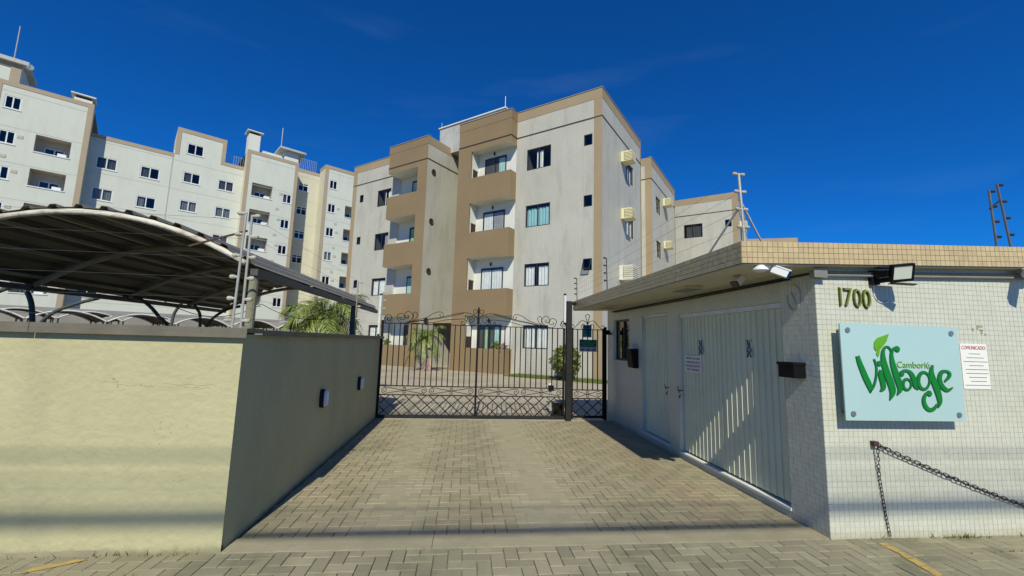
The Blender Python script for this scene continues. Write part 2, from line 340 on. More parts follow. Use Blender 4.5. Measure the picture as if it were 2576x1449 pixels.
def text_data(body, size, ext=.002, xs=1., bevel=0, off=0.):
    cu = bpy.data.curves.new('txt', 'FONT'); cu.body = body; cu.size = size; cu.extrude = ext; cu.resolution_u = 3; cu.bevel_depth = bevel; cu.offset = off
    cu.align_x = 'CENTER'; cu.align_y = 'CENTER'
    o = bpy.data.objects.new('txt', cu); col.objects.link(o); dg = bpy.context.evaluated_depsgraph_get(); dg.update()
    me = bpy.data.meshes.new_from_object(o.evaluated_get(dg)); vs = [(v.co.x*xs, v.co.y, v.co.z) for v in me.vertices]; fs = [tuple(p.vertices) for p in me.polygons]
    bpy.data.objects.remove(o); bpy.data.curves.remove(cu); bpy.data.meshes.remove(me)
    return vs, fs
def text(parent, name, body, size, fr, u, d, z, mat, ext=.002, xs=1., fit=None, rot=0, off=0.):
    vs, fs = text_data(body, size, ext, xs, 0, off)
    if fit:
        w_ = max(v[0] for v in vs)-min(v[0] for v in vs); k = fit/w_; vs = [(a*k, b, c) for a, b, c in vs]
    m = M(); c, s = math.cos(rot), math.sin(rot)
    m.v = [tuple(fr(u+a*c-b*s, d+e, z+a*s+b*c)) for a, b, e in vs]; m.f = fs
    return m.build(name, mat, parent)
def smooth_path(pts, k=4, closed=False):
    P = [V(p) for p in pts]; out = []; n = len(P)
    for i in range(n if closed else n-1):
        p0, p1, p2, p3 = (P[(i-1) % n], P[i], P[(i+1) % n], P[(i+2) % n]) if closed else (P[max(i-1, 0)], P[i], P[i+1], P[min(i+2, n-1)])
        for j in range(k):
            t = j/k; out.append(.5*((2*p1)+(p2-p0)*t+(2*p0-5*p1+4*p2-p3)*t*t+(3*p1-3*p2+p3-p0)*t**3))
    if not closed: out.append(P[-1])
    return out
CAM = V((0, 0, EYE))

# ================================================================== SETTING
m = M(); m.quad((-600, -600, -.06), (600, -600, -.06), (600, 600, -.06), (-600, 600, -.06)); struct(m.build('ground', 'earth'))
m = M(); m.box((-60, -9, -.2), (60, -1.4, -.13+.02)); struct(m.build('road', 'asphalt'))
m = M(); m.quad((-60, 9.45, -.004), (60, 9.45, -.004), (60, 120, -.004), (-60, 120, -.004)); court = struct(m.build('courtyard', 'court'))
# procedural block joints for the courtyard paving beyond the gate
def add_paving(mat):
    n = mat.node_tree.nodes; l = mat.node_tree.links.new; b = n['Principled BSDF']; src = b.inputs['Base Color'].links[0].from_socket
    t = n.new('ShaderNodeTexCoord'); bt = n.new('ShaderNodeTexBrick'); bt.inputs['Scale'].default_value = 1; bt.inputs['Brick Width'].default_value = .22; bt.inputs['Row Height'].default_value = .11
    bt.inputs['Mortar Size'].default_value = .006; bt.inputs['Mortar Smooth'].default_value = .3; l(t.outputs['Object'], bt.inputs[0])
    x = n.new('ShaderNodeMix'); x.data_type = 'RGBA'; mm = n.new('ShaderNodeMath'); mm.operation = 'MULTIPLY'; mm.inputs[1].default_value = .6
    l(bt.outputs['Fac'], mm.inputs[0]); l(mm.outputs[0], x.inputs[0]); l(src, x.inputs[6]); x.inputs[7].default_value = (.15, .135, .10, 1); l(x.outputs[2], b.inputs['Base Color'])
add_paving(MATS['court'])

def herringbone(x0, x1, y0, y1, wd, ang=0., org=(0, 0)):
    """paver rectangles (cx, cy, sx, sy) clipped to the area"""
    out = []; n = int(max(x1-x0, y1-y0)/wd)+6
    for i in range(-2*n, 2*n):
        for j in range(-n, n):
            bx, by = (i+2*j)*wd+org[0], (i-2*j)*wd+org[1]
            for rx, ry, sx, sy in ((bx, by, 2*wd, wd), (bx+2*wd, by-wd, wd, 2*wd)):
                a, b, c, d = max(rx, x0), min(rx+sx, x1), max(ry, y0), min(ry+sy, y1)
                if b-a > .02 and d-c > .02: out.append((a, b, c, d))
    return out
def paver_shape(m, a, b, c, d, z, g=.0028, ch=.0035, th=.05):
    a += g; b -= g; c += g; d -= g; i = len(m.v)
    t1, t2, t3, t4 = (random.uniform(-.0016, .0016) for _ in range(4))
    m.v += [(a, c, z-th), (b, c, z-th), (b, d, z-th), (a, d, z-th), (a, c, z-ch), (b, c, z-ch), (b, d, z-ch), (a, d, z-ch),
            (a+ch, c+ch, z+t1), (b-ch, c+ch, z+t2), (b-ch, d-ch, z+t3), (a+ch, d-ch, z+t4)]
    m.f += [tuple(i+k for k in f) for f in ((0, 1, 5, 4), (1, 2, 6, 5), (2, 3, 7, 6), (3, 0, 4, 7), (4, 5, 9, 8), (5, 6, 10, 9), (6, 7, 11, 10), (7, 4, 8, 11), (8, 9, 10, 11))]
def pave(parent, rects, mat, vis):
    rects = sorted(rects, key=lambda q: -vis(q)); protos = {}
    for a, b, c, d in rects[:300]:
        key = (round(b-a, 3), round(d-c, 3), random.randrange(3))
        if key not in protos:
            m = M(); paver_shape(m, -(b-a)/2, (b-a)/2, -(d-c)/2, (d-c)/2, 0); protos[key] = rawmesh(m, mat)
        link(protos[key], 'paver', parent, ((a+b)/2, (c+d)/2, random.uniform(-.0012, .0012)))
    m = M()
    for q in rects[300:]: paver_shape(m, *q, random.uniform(-.0015, .0015))
    struct(m.build('paver_field', mat, parent), 'stuff')
def bed(name, x0, x1, y0, y1, n, fn):
    m = M(); nx, ny = n
    for i in range(nx+1):
        for j in range(ny+1):
            x, y = x0+(x1-x0)*i/nx, y0+(y1-y0)*j/ny; m.v.append((x, y, fn(x, y)))
    for i in range(nx):
        for j in range(ny): k = i*(ny+1)+j; m.f.append((k, k+ny+1, k+ny+2, k+1))
    return struct(m.build(name, 'sand', smooth=True))
def track(x, y):   # joints are filled with sand where the wheels roll
    k = 1.15*math.exp(-((x-.92)/.42)**2)+1.05*math.exp(-((x+.50+.035*y)/.34)**2)
    return -.017+.0165*min(1, k)+.0012*math.sin(x*7+y*5)
drive = bed('driveway', -1.83, 3.38, 4.0, 9.5, (60, 60), track)
def visd(q):
    c = V(((q[0]+q[1])/2, (q[2]+q[3])/2, 0)); d = c-CAM; zc = d.dot(fw); xc = d.dot(rt2)/zc; yc = d.dot(up2)/zc
    if abs(xc) > 1.23 or abs(yc) > .70: return -1
    return (q[1]-q[0])*(q[3]-q[2])*EYE/zc**3
pave(drive, herringbone(-1.83, 3.38, 4.0, 9.46, .108, org=(.02, 4.0)), 'paver', visd)
walk = bed('sidewalk', -9, 10, -1.4, 3.765, (80, 24), lambda x, y: -.02+.002*math.sin(x*5+y*7))
pave(walk, herringbone(-4.2, 6.4, 2.6, 3.76, .112, org=(.05, 3.1)), 'paver_walk', visd)
m = M()
for a, b in ((-1.83, -.2), (-.2, 1.6), (1.6, 3.38)): m.box((a+.002, 3.765, -.1), (b-.002, 4.0, .004))
struct(m.build('kerb_strip', 'concrete'))
# far pavement beside the visible one (out of view, same blocks as material)
m = M(); m.quad((-60, -1.4, -.03), (60, -1.4, -.03), (60, 3.7, -.03), (-60, 3.7, -.03)); struct(m.build('pavement', 'paver_walk'))
# worn yellow line on the sidewalk
m = M(); random.seed(5)
pts = [V((3.795, 3.665)), V((3.785, 3.5)), V((3.755, 3.34)), V((3.715, 3.12)), V((3.67, 2.9)), V((3.63, 2.7))]
for a, b in zip(pts, pts[1:]):
    for k in range(3):
        t0, t1 = k/3+random.uniform(0, .05), (k+1)/3-random.uniform(0, .05); p, q = a.lerp(b, t0), a.lerp(b, t1)
        w0, w1 = random.uniform(.032, .05), random.uniform(.032, .05); sh = random.uniform(-.008, .008)
        m.quad((p.x-w0+sh, p.y, .0045), (p.x+w0, p.y+.01, .0045), (q.x+w1, q.y, .0045), (q.x-w1+sh, q.y-.01, .0045))
struct(m.build('painted_line', 'yellow_paint'))
m = M(); m.poly([(-3.02, 3.52, .0048), (-2.9, 3.58, .0048), (-2.72, 3.7, .0048), (-2.80, 3.71, .0048), (-3.0, 3.60, .0048)]); struct(m.build('painted_patch', 'yellow_paint'))

# ================================================================== LEFT BOUNDARY WALL
XW, YW, HW = -1.835, 3.78, 1.70
bw = thing('boundary_wall', 'cream painted masonry wall with grey metal coping left of the driveway', 'wall', (XW, YW, 0))
m = M()
m.box((-10, YW, -.1), (XW, YW+.18, HW)); m.box((XW-.18, YW+.18, -.1), (XW, 9.75, HW))
m.build('wall_body', 'cream_paint', bw)
for a, b in ((-10, -3.4), (-3.4, XW+.05)):
    m = M(); m.box((a+.002, YW-.055, HW+.012), (b-.002, YW+.24, HW+.05)); m.box((a+.002, YW-.055, HW-.03), (b-.002, YW-.048, HW+.0115)); m.build('coping', 'coping', bw)
m = M(); m.box((XW-.24, YW+.243, HW+.012), (XW+.05, 9.76, HW+.042)); m.box((XW+.043, YW+.243, HW-.012), (XW+.05, 9.76, HW+.0115)); m.build('coping', 'coping', bw)
m = M()
m.box((-4.5, YW-.004, -.02), (XW, YW+.02, .03), lambda x, y, z: V((x, y+(.01*math.sin(x*9)), z+.014*math.sin(x*6)))); m.build('skirting', 'concrete', bw)
random.seed(14); m = M()
for x0, z, ln, th in ((-2.42, 1.285, .42, .004), (-2.75, 1.272, .3, .003), (-2.25, 1.262, .2, .003), (-2.9, 1.30, .16, .0025)):
    k = 12; m.tube([(x0+ln*j/k, YW-.001, z+.0045*math.sin(j*1.3)-.004*j/k) for j in range(k+1)], [.001+.5*th*random.uniform(.3, .8)*math.sin(math.pi*(j+.3)/(k+.6)) for j in range(k+1)], 5)
m.build('render_ridge', 'cream_paint', bw)
m = M()
for x, z, r_ in [(-2.78, 1.32, .012), (-2.75, 1.30, .009), (-2.74, 1.26, .009), (-2.57, 1.275, .008), (-2.49, 1.262, .007)]+[(random.gauss(-2.3, .12), random.gauss(.93, .05), random.uniform(.003, .008)) for _ in range(16)]+[(random.gauss(-2.2, .03), random.gauss(.55, .02), .005) for _ in range(4)]:
    n = 7; m.poly([(x+r_*random.uniform(.5, 1.3)*math.cos(2*math.pi*j/n), YW-.0015, z+r_*random.uniform(.4, 1)*math.sin(2*math.pi*j/n)) for j in range(n)])
struct(m.build('paint_chip', 'concrete', bw), 'stuff')
for yy, nm in ((5.9, 'white oval bulkhead lamp on wall, the one closer to the street'), (7.86, 'white oval bulkhead lamp on wall, the one closer to the gate')):
    t = thing('bulkhead_lamp', nm, 'lamp', (XW, yy, .9), 0, 'bulkhead lamps on the cream wall')
    def oval(rx, rz, x0, x1, k=1.):
        m = M(); n = 20; i = len(m.v)
        for xx, s in ((x0, 1), (x1, k)):
            for j in range(n):
                a = 2*math.pi*j/n; c, sn = math.cos(a), math.sin(a)
                m.v.append((xx, yy+rx*s*math.copysign(abs(c)**.6, c), .9+rz*s*math.copysign(abs(sn)**.6, sn)))
        for j in range(n): m.f.append((j, (j+1) % n, n+(j+1) % n, n+j))
        m.f.append(tuple(range(n))); m.f.append(tuple(range(n, 2*n))); return m
    oval(.062, .118, XW-.002, XW+.055, 1).build('lamp_base', 'bulk_black', t)
    oval(.056, .112, XW+.055, XW+.085, .82).build('diffuser', 'bulk_white', t, smooth=False)

# ================================================================== GUARDHOUSE
XG, YGF = 3.38, 3.756
gh = thing('guardhouse', 'white tiled gatehouse with tan tiled roof edge and metal doors beside driveway', 'gatehouse', (XG, YGF, 0))
FL = Frame((XG+.0032, 0, 0), (0, 1, 0), (-1, 0, 0)); FF = Frame((0, YGF+.0032, 0), (1, 0, 0), (0, -1, 0))
SL = .034
dz = lambda x: SL*(x-2.54)
opL = [(4.22, 6.47, .10, 2.21), (6.80, 7.86, .12, 2.27), (8.50, 9.42, 1.37, 2.25)]
opF = [(5.74, 6.5, 1.75, 2.2)]
m = M(); wall(m, FL, YGF+.006, 9.85, -.05, 2.56, opL, .14); wall(m, FF, XG+.006, 7.2, -.05, 2.62, opF, .14)
m.quad((7.2, YGF, -.05), (7.2, 9.85, -.05), (7.2, 9.85, 2.7), (7.2, YGF, 2.7)); m.quad((XG, 9.85, -.05), (7.2, 9.85, -.05), (7.2, 9.85, 2.7), (XG, 9.85, 2.56))
m.build('wall', 'grout', gh)
# tiles, each its own piece: the largest in view are parts, the rest one field
def tilegrid(u0, u1, z0, z1, ops, st=.05, g=.0017):
    out = []; nu = int(math.ceil((u1-u0)/st)); nz_ = int(math.ceil((z1-z0)/st))
    for i in range(nu):
        for j in range(nz_):
            a, b, c, d = u0+i*st+g, min(u0+(i+1)*st, u1)-g, z0+j*st+g, min(z0+(j+1)*st, z1)-g; skip = False
            for o in ops:
                if a < o[1] and b > o[0] and c < o[3] and d > o[2]:
                    if a >= o[0] and b <= o[1] and c >= o[2] and d <= o[3]: skip = True; break
                    if c >= o[2]-.02 and d <= o[3]+.02 or (d-c) < .03:
                        if a < o[0]: b = min(b, o[0])
                        elif b > o[1]: a = max(a, o[1])
                        else:
                            if c < o[2]: d = min(d, o[2])
                            else: c = max(c, o[3])
                    else:
                        if c < o[2]: d = min(d, o[2])
                        elif d > o[3]: c = max(c, o[3])
            if not skip and b-a > .008 and d-c > .008: out.append((a, b, c, d))
    return out
tiles = [('F', q) for q in tilegrid(XG+.0, 6.4, 0.0, 2.55, opF)]+[('L', q) for q in tilegrid(YGF+.001, 9.8, 0.0, 2.5, opL)]
def tvis(t):
    k, q = t; u, z = (q[0]+q[1])/2, (q[2]+q[3])/2
    p = V((u, YGF, z)) if k == 'F' else V((XG, u, z)); d = p-CAM; zc = d.dot(fw); xc, yc = d.dot(rt2)/zc, d.dot(up2)/zc
    if abs(xc) > 1.2 or abs(yc) > .68: return -1
    return (q[1]-q[0])*(q[3]-q[2])*abs(d.y if k == 'F' else d.x)/zc**3
tiles.sort(key=lambda t: -tvis(t))
TP = {}
def tilebox(m, k, a, b, c, d, ex):
    if k == 'F': m.box((a, -.006-ex, c), (b, .002, d))
    else: m.box((-.006-ex, a, c), (.002, b, d))
mf = M()
for i, (k, (a, b, c, d)) in enumerate(tiles):
    ex = random.uniform(0, .0008)
    if i < 300:
        key = (k, round(b-a, 3), round(d-c, 3))
        if key not in TP:
            m = M(); tilebox(m, k, -(b-a)/2, (b-a)/2, -(d-c)/2, (d-c)/2, 0); TP[key] = rawmesh(m, 'tile_white')
        u, z = (a+b)/2, (c+d)/2
        link(TP[key], 'tile', gh, (u, YGF+.006-ex, z) if k == 'F' else (XG+.006-ex, u, z))
    else:
        if k == 'F': mf.box((a, YGF-ex, c), (b, YGF+.008, d))
        else: mf.box((XG-ex, a, c), (XG+.008, b, d))
struct(mf.build('tile_field', 'tile_white', gh), 'stuff')
# roof slab with tiled fascia, falling slightly towards the driveway
XR0, XR1, YR0, YR1 = 2.54, 7.4, 3.63, 9.92
slope = lambda x, y, z: V((x, y, z+dz(x)))
m = M(); m.box((XR0+.008, YR0+.008, 2.49), (XR1, YR1, 2.70), slope); roof = m.build('roof', 'grout_dark', gh)
m = M(); m.box((XR0+.02, YR0+.02, 2.478), (XR1-.02, YR1-.02, 2.4885), slope); m.build('soffit', 'soffit', roof)
m = M(); n_ = 0
for j in range(4):
    z0 = 2.49+j*.0525
    x = XR0
    while x < 7.3: m.box((x+.0018, YR0-random.uniform(0, .001), z0+.0018), (x+.0507, YR0+.01, z0+.0507), slope); x += .0525
    y = YR0+.004
    while y < YR1-.05: m.box((XR0-random.uniform(0, .001), y+.0018, z0+.0018), (XR0+.01, y+.0507, z0+.0507), slope); y += .0525
struct(m.build('fascia_tiles', 'tile_tan', roof), 'stuff')
# plinth, jambs, doors
m = M(); m.box((XG-.014, 4.215, .072), (XG+.12, 6.475, .099)); m.box((XG-.014, 6.79, .09), (XG+.12, 7.87, .119)); m.build('door_sill', 'frame_white', gh)
def sheet_door(y0, y1, z0, z1, x, n, bow=0):
    m = M(); pr = []; st = (y1-y0)/n
    for i in range(n):
        y = y0+i*st
        pr += [(y, 0), (y+st*.30, 0), (y+st*.34, -.014), (y+st*.42, -.014), (y+st*.46, 0)]
    pr.append((y1, 0))
    for (a, p), (b, q) in zip(pr, pr[1:]): m.quad((x+p, a, z0), (x+q, b, z0), (x+q, b, z1), (x+p, a, z1))
    d = m.build('door', 'door_white', gh)
    m = M()
    for a, b, c, e in ((y0, y1, z0, z0+.03), (y0, y1, z1-.03, z1), (y0, y0+.03, z0+.0305, z1-.0305), (y1-.03, y1, z0+.0305, z1-.0305)): m.box((x+.002, a, c), (x+.035, b, e))
    m.build('door_frame', 'frame_white', d); return d
dA_ = sheet_door(4.245, 5.375, .125, 2.15, XG+.055, 11); dB_ = sheet_door(5.385, 6.45, .125, 2.15, XG+.062, 11); dC_ = sheet_door(6.82, 7.84, .14, 2.22, XG+.05, 10)
m = M(); m.box((XG+.03, 4.222, 2.152), (XG+.14, 6.468, 2.207)); m.box((XG+.03, 6.802, 2.224), (XG+.14, 7.858, 2.267)); m.build('lintel', 'frame_white', gh)
m = M(); m.box((XG+.13, 4.2, .05), (XG+.16, 7.9, 2.3)); m.build('backing', 'room', gh)
for dd, yy in ((dB_, 6.43), (dC_, 6.86)):
    m = M(); m.tube([(XG+.03, yy, 1.02), (XG-.03, yy+.005, 1.02), (XG-.035, yy-.02, .99)], .009); m.tube([(XG-.03, yy+.005, 1.02), (XG-.036, yy+.03, 1.08)], .006)
    m.tube([(XG-.01, yy, .90), (XG-.025, yy, .92), (XG-.012, yy-.02, .96)], .008); m.build('latch', 'iron', dd)
m = M()
for z in (.4, 1.9): m.tube([(XG+.03, 7.83, z), (XG+.03, 7.83, z+.08)], .012)
m.build('hinge', 'frame_white', dC_)
window(gh, FL, 8.50, 9.42, 1.37, 2.25, .10, 'frame_black', 'glass_booth', None, .035, 2, None)
m = M(); m.box((XG-.035, 8.46, 1.345), (XG+.10, 9.46, 1.368)); m.build('sill', 'grout', gh)
m = M(); m.box((XG+.6, 8.3, 1.2), (XG+.62, 9.6, 2.4)); m.build('room_wall', 'room', gh)
window(gh, FF, 5.74, 6.5, 1.75, 2.2, .08, 'frame_white', 'glass_dark', None, .04, 2, 'frame_white')
# conduit under the eaves
m = M(); m.tube([(XG-.03, YGF-.03, 2.455), (6.6, YGF-.03, 2.56)], .013); m.tube([(XG-.03, YGF-.03, 2.425), (6.6, YGF-.03, 2.53)], .013)
m.box((3.32, YGF-.07, 2.40), (3.46, YGF-.006, 2.47)); t = thing('conduit', 'grey cable conduit with junction box running under the tan roof edge', 'conduit', (XG, YGF, 2.4))
m.build('pipe', 'plastic_grey', t)
m = M(); m.tube([(XG-.02, YGF+.05, 2.45), (XG-.02, 9.5, 2.45)], .012); m.tube([(XG-.02, YGF+.3, 2.43), (XG-.022, 6.2, 2.42), (XG-.02, 9.3, 2.43)], .009); m.build('pipe', 'iron_base', t)
# soffit lights
for (x0, y0, x1, y1, lb) in ((2.80, 5.15, 3.05, 5.55, 'flat white soffit light above the double metal doors'), (2.80, 8.35, 3.05, 8.75, 'flat white soffit light close to the gate post')):
    t = thing('soffit_light', lb, 'ceiling light', (x0, y0, 2.47)); zz = 2.478+dz((x0+x1)/2)
    m = M(); m.box((x0, y0, zz-.04), (x1, y1, zz-.004)); m.build('housing', 'soffit', t); m = M(); m.box((x0+.02, y0+.02, zz-.05), (x1-.02, y1-.02, zz-.0405)); m.build('diffuser', 'plastic_grey', t)
# dome lamps
for (x, y, lb) in ((2.745, 3.662, 'small white half-dome lamp under the roof corner above the driveway'), (5.70, 3.662, 'small white half-dome lamp under roof edge above the notice')):
    zz = 2.476+dz(x); m = M(); m.tube([(x, y, zz), (x, y, zz-.015), (x, y, zz-.03), (x, y, zz-.045), (x, y, zz-.05)], [.03, .045, .062, .07, .07], 16)
    t = thing('dome_lamp', lb, 'lamp', (x, y, zz)); m.build('shade', 'plastic_white', t, True); m = M(); m.tube([(x, y, zz-.05), (x, y, zz-.062)], .04, 14); m.build('diffuser', 'plastic_white', t)
# bullet cameras
def bullet(pos, mount, aim, lb, k=1.):
    t = thing('security_camera', lb, 'camera', mount); p, a = V(pos), V(aim).normalized()
    m = M(); m.bar(p-a*.085*k, p+a*.055*k, .075*k, .07*k); m.bar(p-a*.08*k+V((0, 0, .04*k)), p+a*.085*k+V((0, 0, .04*k)), .085*k, .012*k); m.build('body', 'plastic_white', t)
    m = M(); m.bar(p+a*.0555*k, p+a*.075*k, .074*k, .069*k); m.build('lens_face', 'lens', t)
    m = M(); m.tube([mount, V(mount)-V((0, 0, .02))], .026, 10); m.tube([V(mount)-V((0, 0, .02)), p-a*.06*k+V((0, 0, .01)), p-a*.03*k], .011, 8); m.build('bracket', 'plastic_white', t)
bullet((2.955, 3.66, 2.425), (2.855, 3.70, 2.478+dz(2.855)), (.72, -.50, -.42), 'white bullet camera at the roof corner pointing along the tiled front')
bullet((2.93, 4.28, 2.43), (3.02, 4.33, 2.478+dz(3.02)), (-.65, -.30, -.55), 'white bullet camera under the soffit pointing down at the driveway', 1.05)
bullet((5.60, 3.56, 2.50), (5.66, 3.66, 2.476+dz(5.66)), (-.42, -.80, -.40), 'white bullet camera above the notice pointing at the street', 1.15)
# floodlight
t = thing('floodlight', 'square black led floodlight with pale face mounted above the house number', 'floodlight', (4.02, YGF, 2.5))
ax = V((-.10, -1, -.34)).normalized(); ux = V((1, -.10, 0)).normalized(); uz = ux.cross(ax)
rl = R(7); ux, uz = ux*math.cos(rl)-uz*math.sin(rl), uz*math.cos(rl)+ux*math.sin(rl)
if uz.z < 0: uz = -uz
ct = V((4.11, 3.55, 2.455))
FLD = lambda x, y, z: ct+ux*x+uz*z+ax*y
m = M(); m.box((-.105, -.025, -.085), (.105, 0, .085), FLD)
for a, b, c, d in ((-.105, .105, .068, .085), (-.105, .105, -.085, -.060), (-.105, -.088, -.0595, .0675), (.088, .105, -.0595, .0675)): m.box((a, .0005, c), (b, .014, d), FLD)
m.build('housing', 'black_box', t)
m = M(); m.box((-.0875, .001, -.0595), (.0875, .007, .0675), FLD); m.build('face', 'lamp_face', t)
m = M(); m.bar(FLD(-.11, -.02, 0), (3.99, YGF-.01, 2.46), .03, .06); m.bar(FLD(-.05, -.03, -.06), (4.0, YGF-.01, 2.39), .05, .04); m.tube([FLD(-.1, -.03, .05), (4.0, 3.68, 2.52), (3.98, YGF-.02, 2.54)], .008); m.box((3.96, YGF-.04, 2.36), (4.05, YGF-.002, 2.5))
m.bar(FLD(-.08, -.03, -.10), FLD(.09, .05, -.115), .09, .008); m.build('bracket', 'black_box', t)
# wall-mounted black boxes on the driveway side
for (y0, y1, z0, z1, dp, tp, lb) in ((3.93, 4.14, 1.42, 1.575, .13, 0, 'plain black wall box on the tiles beside the double doors'), (8.04, 8.30, 1.26, 1.63, .16, .05, 'tapered black letter box beside the gatehouse window')):
    t = thing('wall_box', lb, 'letter box', (XG, y0, z0)); m = M()
    m.box((XG-dp, y0, z0), (XG-.002, y1, z1-.03), lambda x, y, z: V((x+(tp*(1-(z-z0)/(z1-z0)) if x < XG-.05 else 0), y, z))); m.build('body', 'black_box', t)
    m = M(); m.box((XG-dp-.012, y0-.008, z1-.029), (XG-.002, y1+.008, z1)); m.build('lid', 'black_box', t)
# house number
t = thing('house_number', 'raised olive green digits reading 1700 on white tiles', 'house number', (3.59, YGF, 2.11))
for ch, x in (('1', 3.632), ('7', 3.712), ('0', 3.815), ('0', 3.915)):
    d = text(t, 'digit', ch, .265, FF, x, .021, 2.212-(x-3.77)*.045, 'olive', .006, .74, None, 0, -.0045)
    text(d, 'digit_edge', ch, .265, FF, x, .009, 2.212-(x-3.77)*.045, 'olive_side', .005, .74, None, 0, .001)
# glass name panel
sg = thing('name_panel', 'pale blue glass panel with green Village lettering on standoffs', 'sign', (4.26, YGF-.08, 1.5))
SX0, SX1, SZ0, SZ1, SD = 3.51, 4.765, 1.07, 1.96, .098
m = M(); m.box((SX0, YGF-SD-.012, SZ0), (SX1, YGF-SD, SZ1)); m.build('panel', 'sign_glass', sg)
for x in (SX0+.075, SX1-.075):
    for z in (SZ0+.06, SZ1-.06):
        m = M(); m.tube([(x, YGF-.001, z), (x, YGF-SD-.012, z)], .014, 12); m.tube([(x, YGF-SD-.0125, z), (x, YGF-SD-.02, z)], .025, 16); m.build('standoff', 'stud', sg)
def sgm(x, y):
    yt = 120+(x-140)*35/1525; v = (y-yt)/(1365-yt); xl, xr = 140+95*v, 1665+125*v
    u = (x-xl)/(xr-xl); return SX0+u*(SX1-SX0), SZ1-v*(SZ1-SZ0)
KS = (SX1-SX0)/1545
def ribbon(m, pts, y, ext, grow=0., closed=False, minw=0):
    P = smooth_path([(a, b, w_) for a, b, w_ in pts], 5, closed); n = len(P); Lp = []; Rp = []
    for i, p in enumerate(P):
        q = P[(i+1) % n] if closed or i < n-1 else p; o = P[i-1] if closed or i > 0 else p
        t_ = V((q.x-o.x, q.y-o.y)); t_ = t_.normalized() if t_.length else V((1, 0)); nn = V((-t_.y, t_.x)); hw = max(p.z/2, minw)+grow
        Lp.append(sgm(p.x+nn.x*hw, p.y+nn.y*hw)); Rp.append(sgm(p.x-nn.x*hw, p.y-nn.y*hw))
    rng = range(n if closed else n-1)
    for i in rng:
        j = (i+1) % n; a, b, c, d = Lp[i], Lp[j], Rp[j], Rp[i]
        m.quad((a[0], y, a[1]), (b[0], y, b[1]), (c[0], y, c[1]), (d[0], y, d[1]))
        m.quad((a[0], y, a[1]), (b[0], y, b[1]), (b[0], y+ext, b[1]), (a[0], y+ext, a[1])); m.quad((d[0], y, d[1]), (c[0], y, c[1]), (c[0], y+ext, c[1]), (d[0], y+ext, d[1]))
def disc(m, x, y, r, yy, ext):
    c = sgm(x, y); m.tube([(c[0], yy, c[1]), (c[0], yy+ext, c[1])], r*KS, 16)
ell = lambda cx, cy, rx, ry, w0, w1: [(cx+rx*math.cos(a), cy+ry*math.sin(a), w0+(w1-w0)*(.5-.5*math.cos(a))) for a in [k*math.pi/6 for k in range(12)]]
LET = [
 ('letter', [([(365, 545, 46), (395, 640, 60), (465, 810, 72), (522, 935, 66), (535, 1015, 14)], 0), ([(530, 1005, 16), (575, 930, 26), (603, 820, 26), (609, 700, 26), (592, 625, 26), (575, 582, 20)], 0)], []),
 ('letter', [([(668, 722, 40), (662, 790, 58), (688, 880, 66), (695, 955, 58), (655, 997, 10)], 0)], [(645, 640, 30)]),
 ('letter', [([(795, 478, 22), (770, 435, 26), (733, 424, 28), (698, 460, 34), (690, 535, 54), (706, 640, 74), (752, 790, 86), (800, 920, 86), (815, 1010, 74), (780, 1108, 8)], 0)], []),
 ('letter', [([(865, 432, 26), (832, 445, 32), (808, 480, 36), (800, 545, 46), (818, 650, 68), (862, 790, 80), (902, 900, 80), (912, 970, 64), (875, 1044, 8)], 0)], [(872, 450, 35)]),
 ('letter', [([(925, 765, 34), (950, 738, 36), (1000, 730, 36), (1045, 755, 50), (1078, 810, 62), (1096, 870, 62), (1112, 930, 50), (1150, 972, 6)], 0), (ell(1003, 905, 52, 68, 22, 36), 1)], [(932, 768, 30)]),
 ('letter', [(ell(1222, 855, 74, 108, 22, 46), 1), ([(1338, 652, 20), (1320, 740, 58), (1340, 830, 76), (1385, 940, 82), (1420, 1050, 72), (1430, 1130, 54), (1408, 1196, 10)], 0),
             ([(1395, 1150, 22), (1355, 1208, 40), (1290, 1222, 48), (1238, 1172, 52), (1220, 1095, 46), (1248, 1025, 34), (1290, 1012, 30)], 0)], [(1292, 1016, 33)]),
 ('letter', [([(1495, 865, 20), (1550, 805, 40), (1560, 758, 40), (1515, 730, 32), (1452, 748, 48), (1428, 822, 56), (1452, 910, 60), (1512, 968, 52), (1562, 966, 30), (1604, 936, 6)], 0)], [])]
YF = YGF-SD-.012
for nm, strokes, balls in LET:
    m = M(); e = M()
    for p, cl in strokes: ribbon(m, p, YF-.010, .0095, -3, cl, 4); ribbon(e, p, YF-.006, .0055, 3, cl)
    for x, y, r in balls: disc(m, x, y, r-4, YF-.0105, .010); disc(e, x, y, r+2, YF-.0065, .006)
    L_ = m.build('letter', 'green_dark', sg); e.build('letter_edge', 'green_edge', L_)
for outl in ([(760, 252), (690, 278), (612, 308), (578, 358), (574, 430), (598, 477), (640, 420), (690, 380), (735, 330)], [(738, 336), (700, 395), (648, 462), (640, 520), (624, 552), (604, 515), (616, 462), (662, 402), (704, 372)]):
    m = M(); q = [sgm(*p) for p in outl]; m.poly([(a, YF-.009, b) for a, b in q])
    for (a, b), (c, d) in zip(q, q[1:]+q[:1]): m.quad((a, YF-.009, b), (c, YF-.009, d), (c, YF-.0005, d), (a, YF-.0005, b))
    m.build('leaf', 'leaf_lime', sg)
cx, cz = sgm(1085, 655); text(sg, 'lettering', 'Camboriú', .085, Frame((0, YF, 0), (1, 0, 0), (0, -1, 0)), cx, .004, cz, 'lime_text', .003, 1, .345)
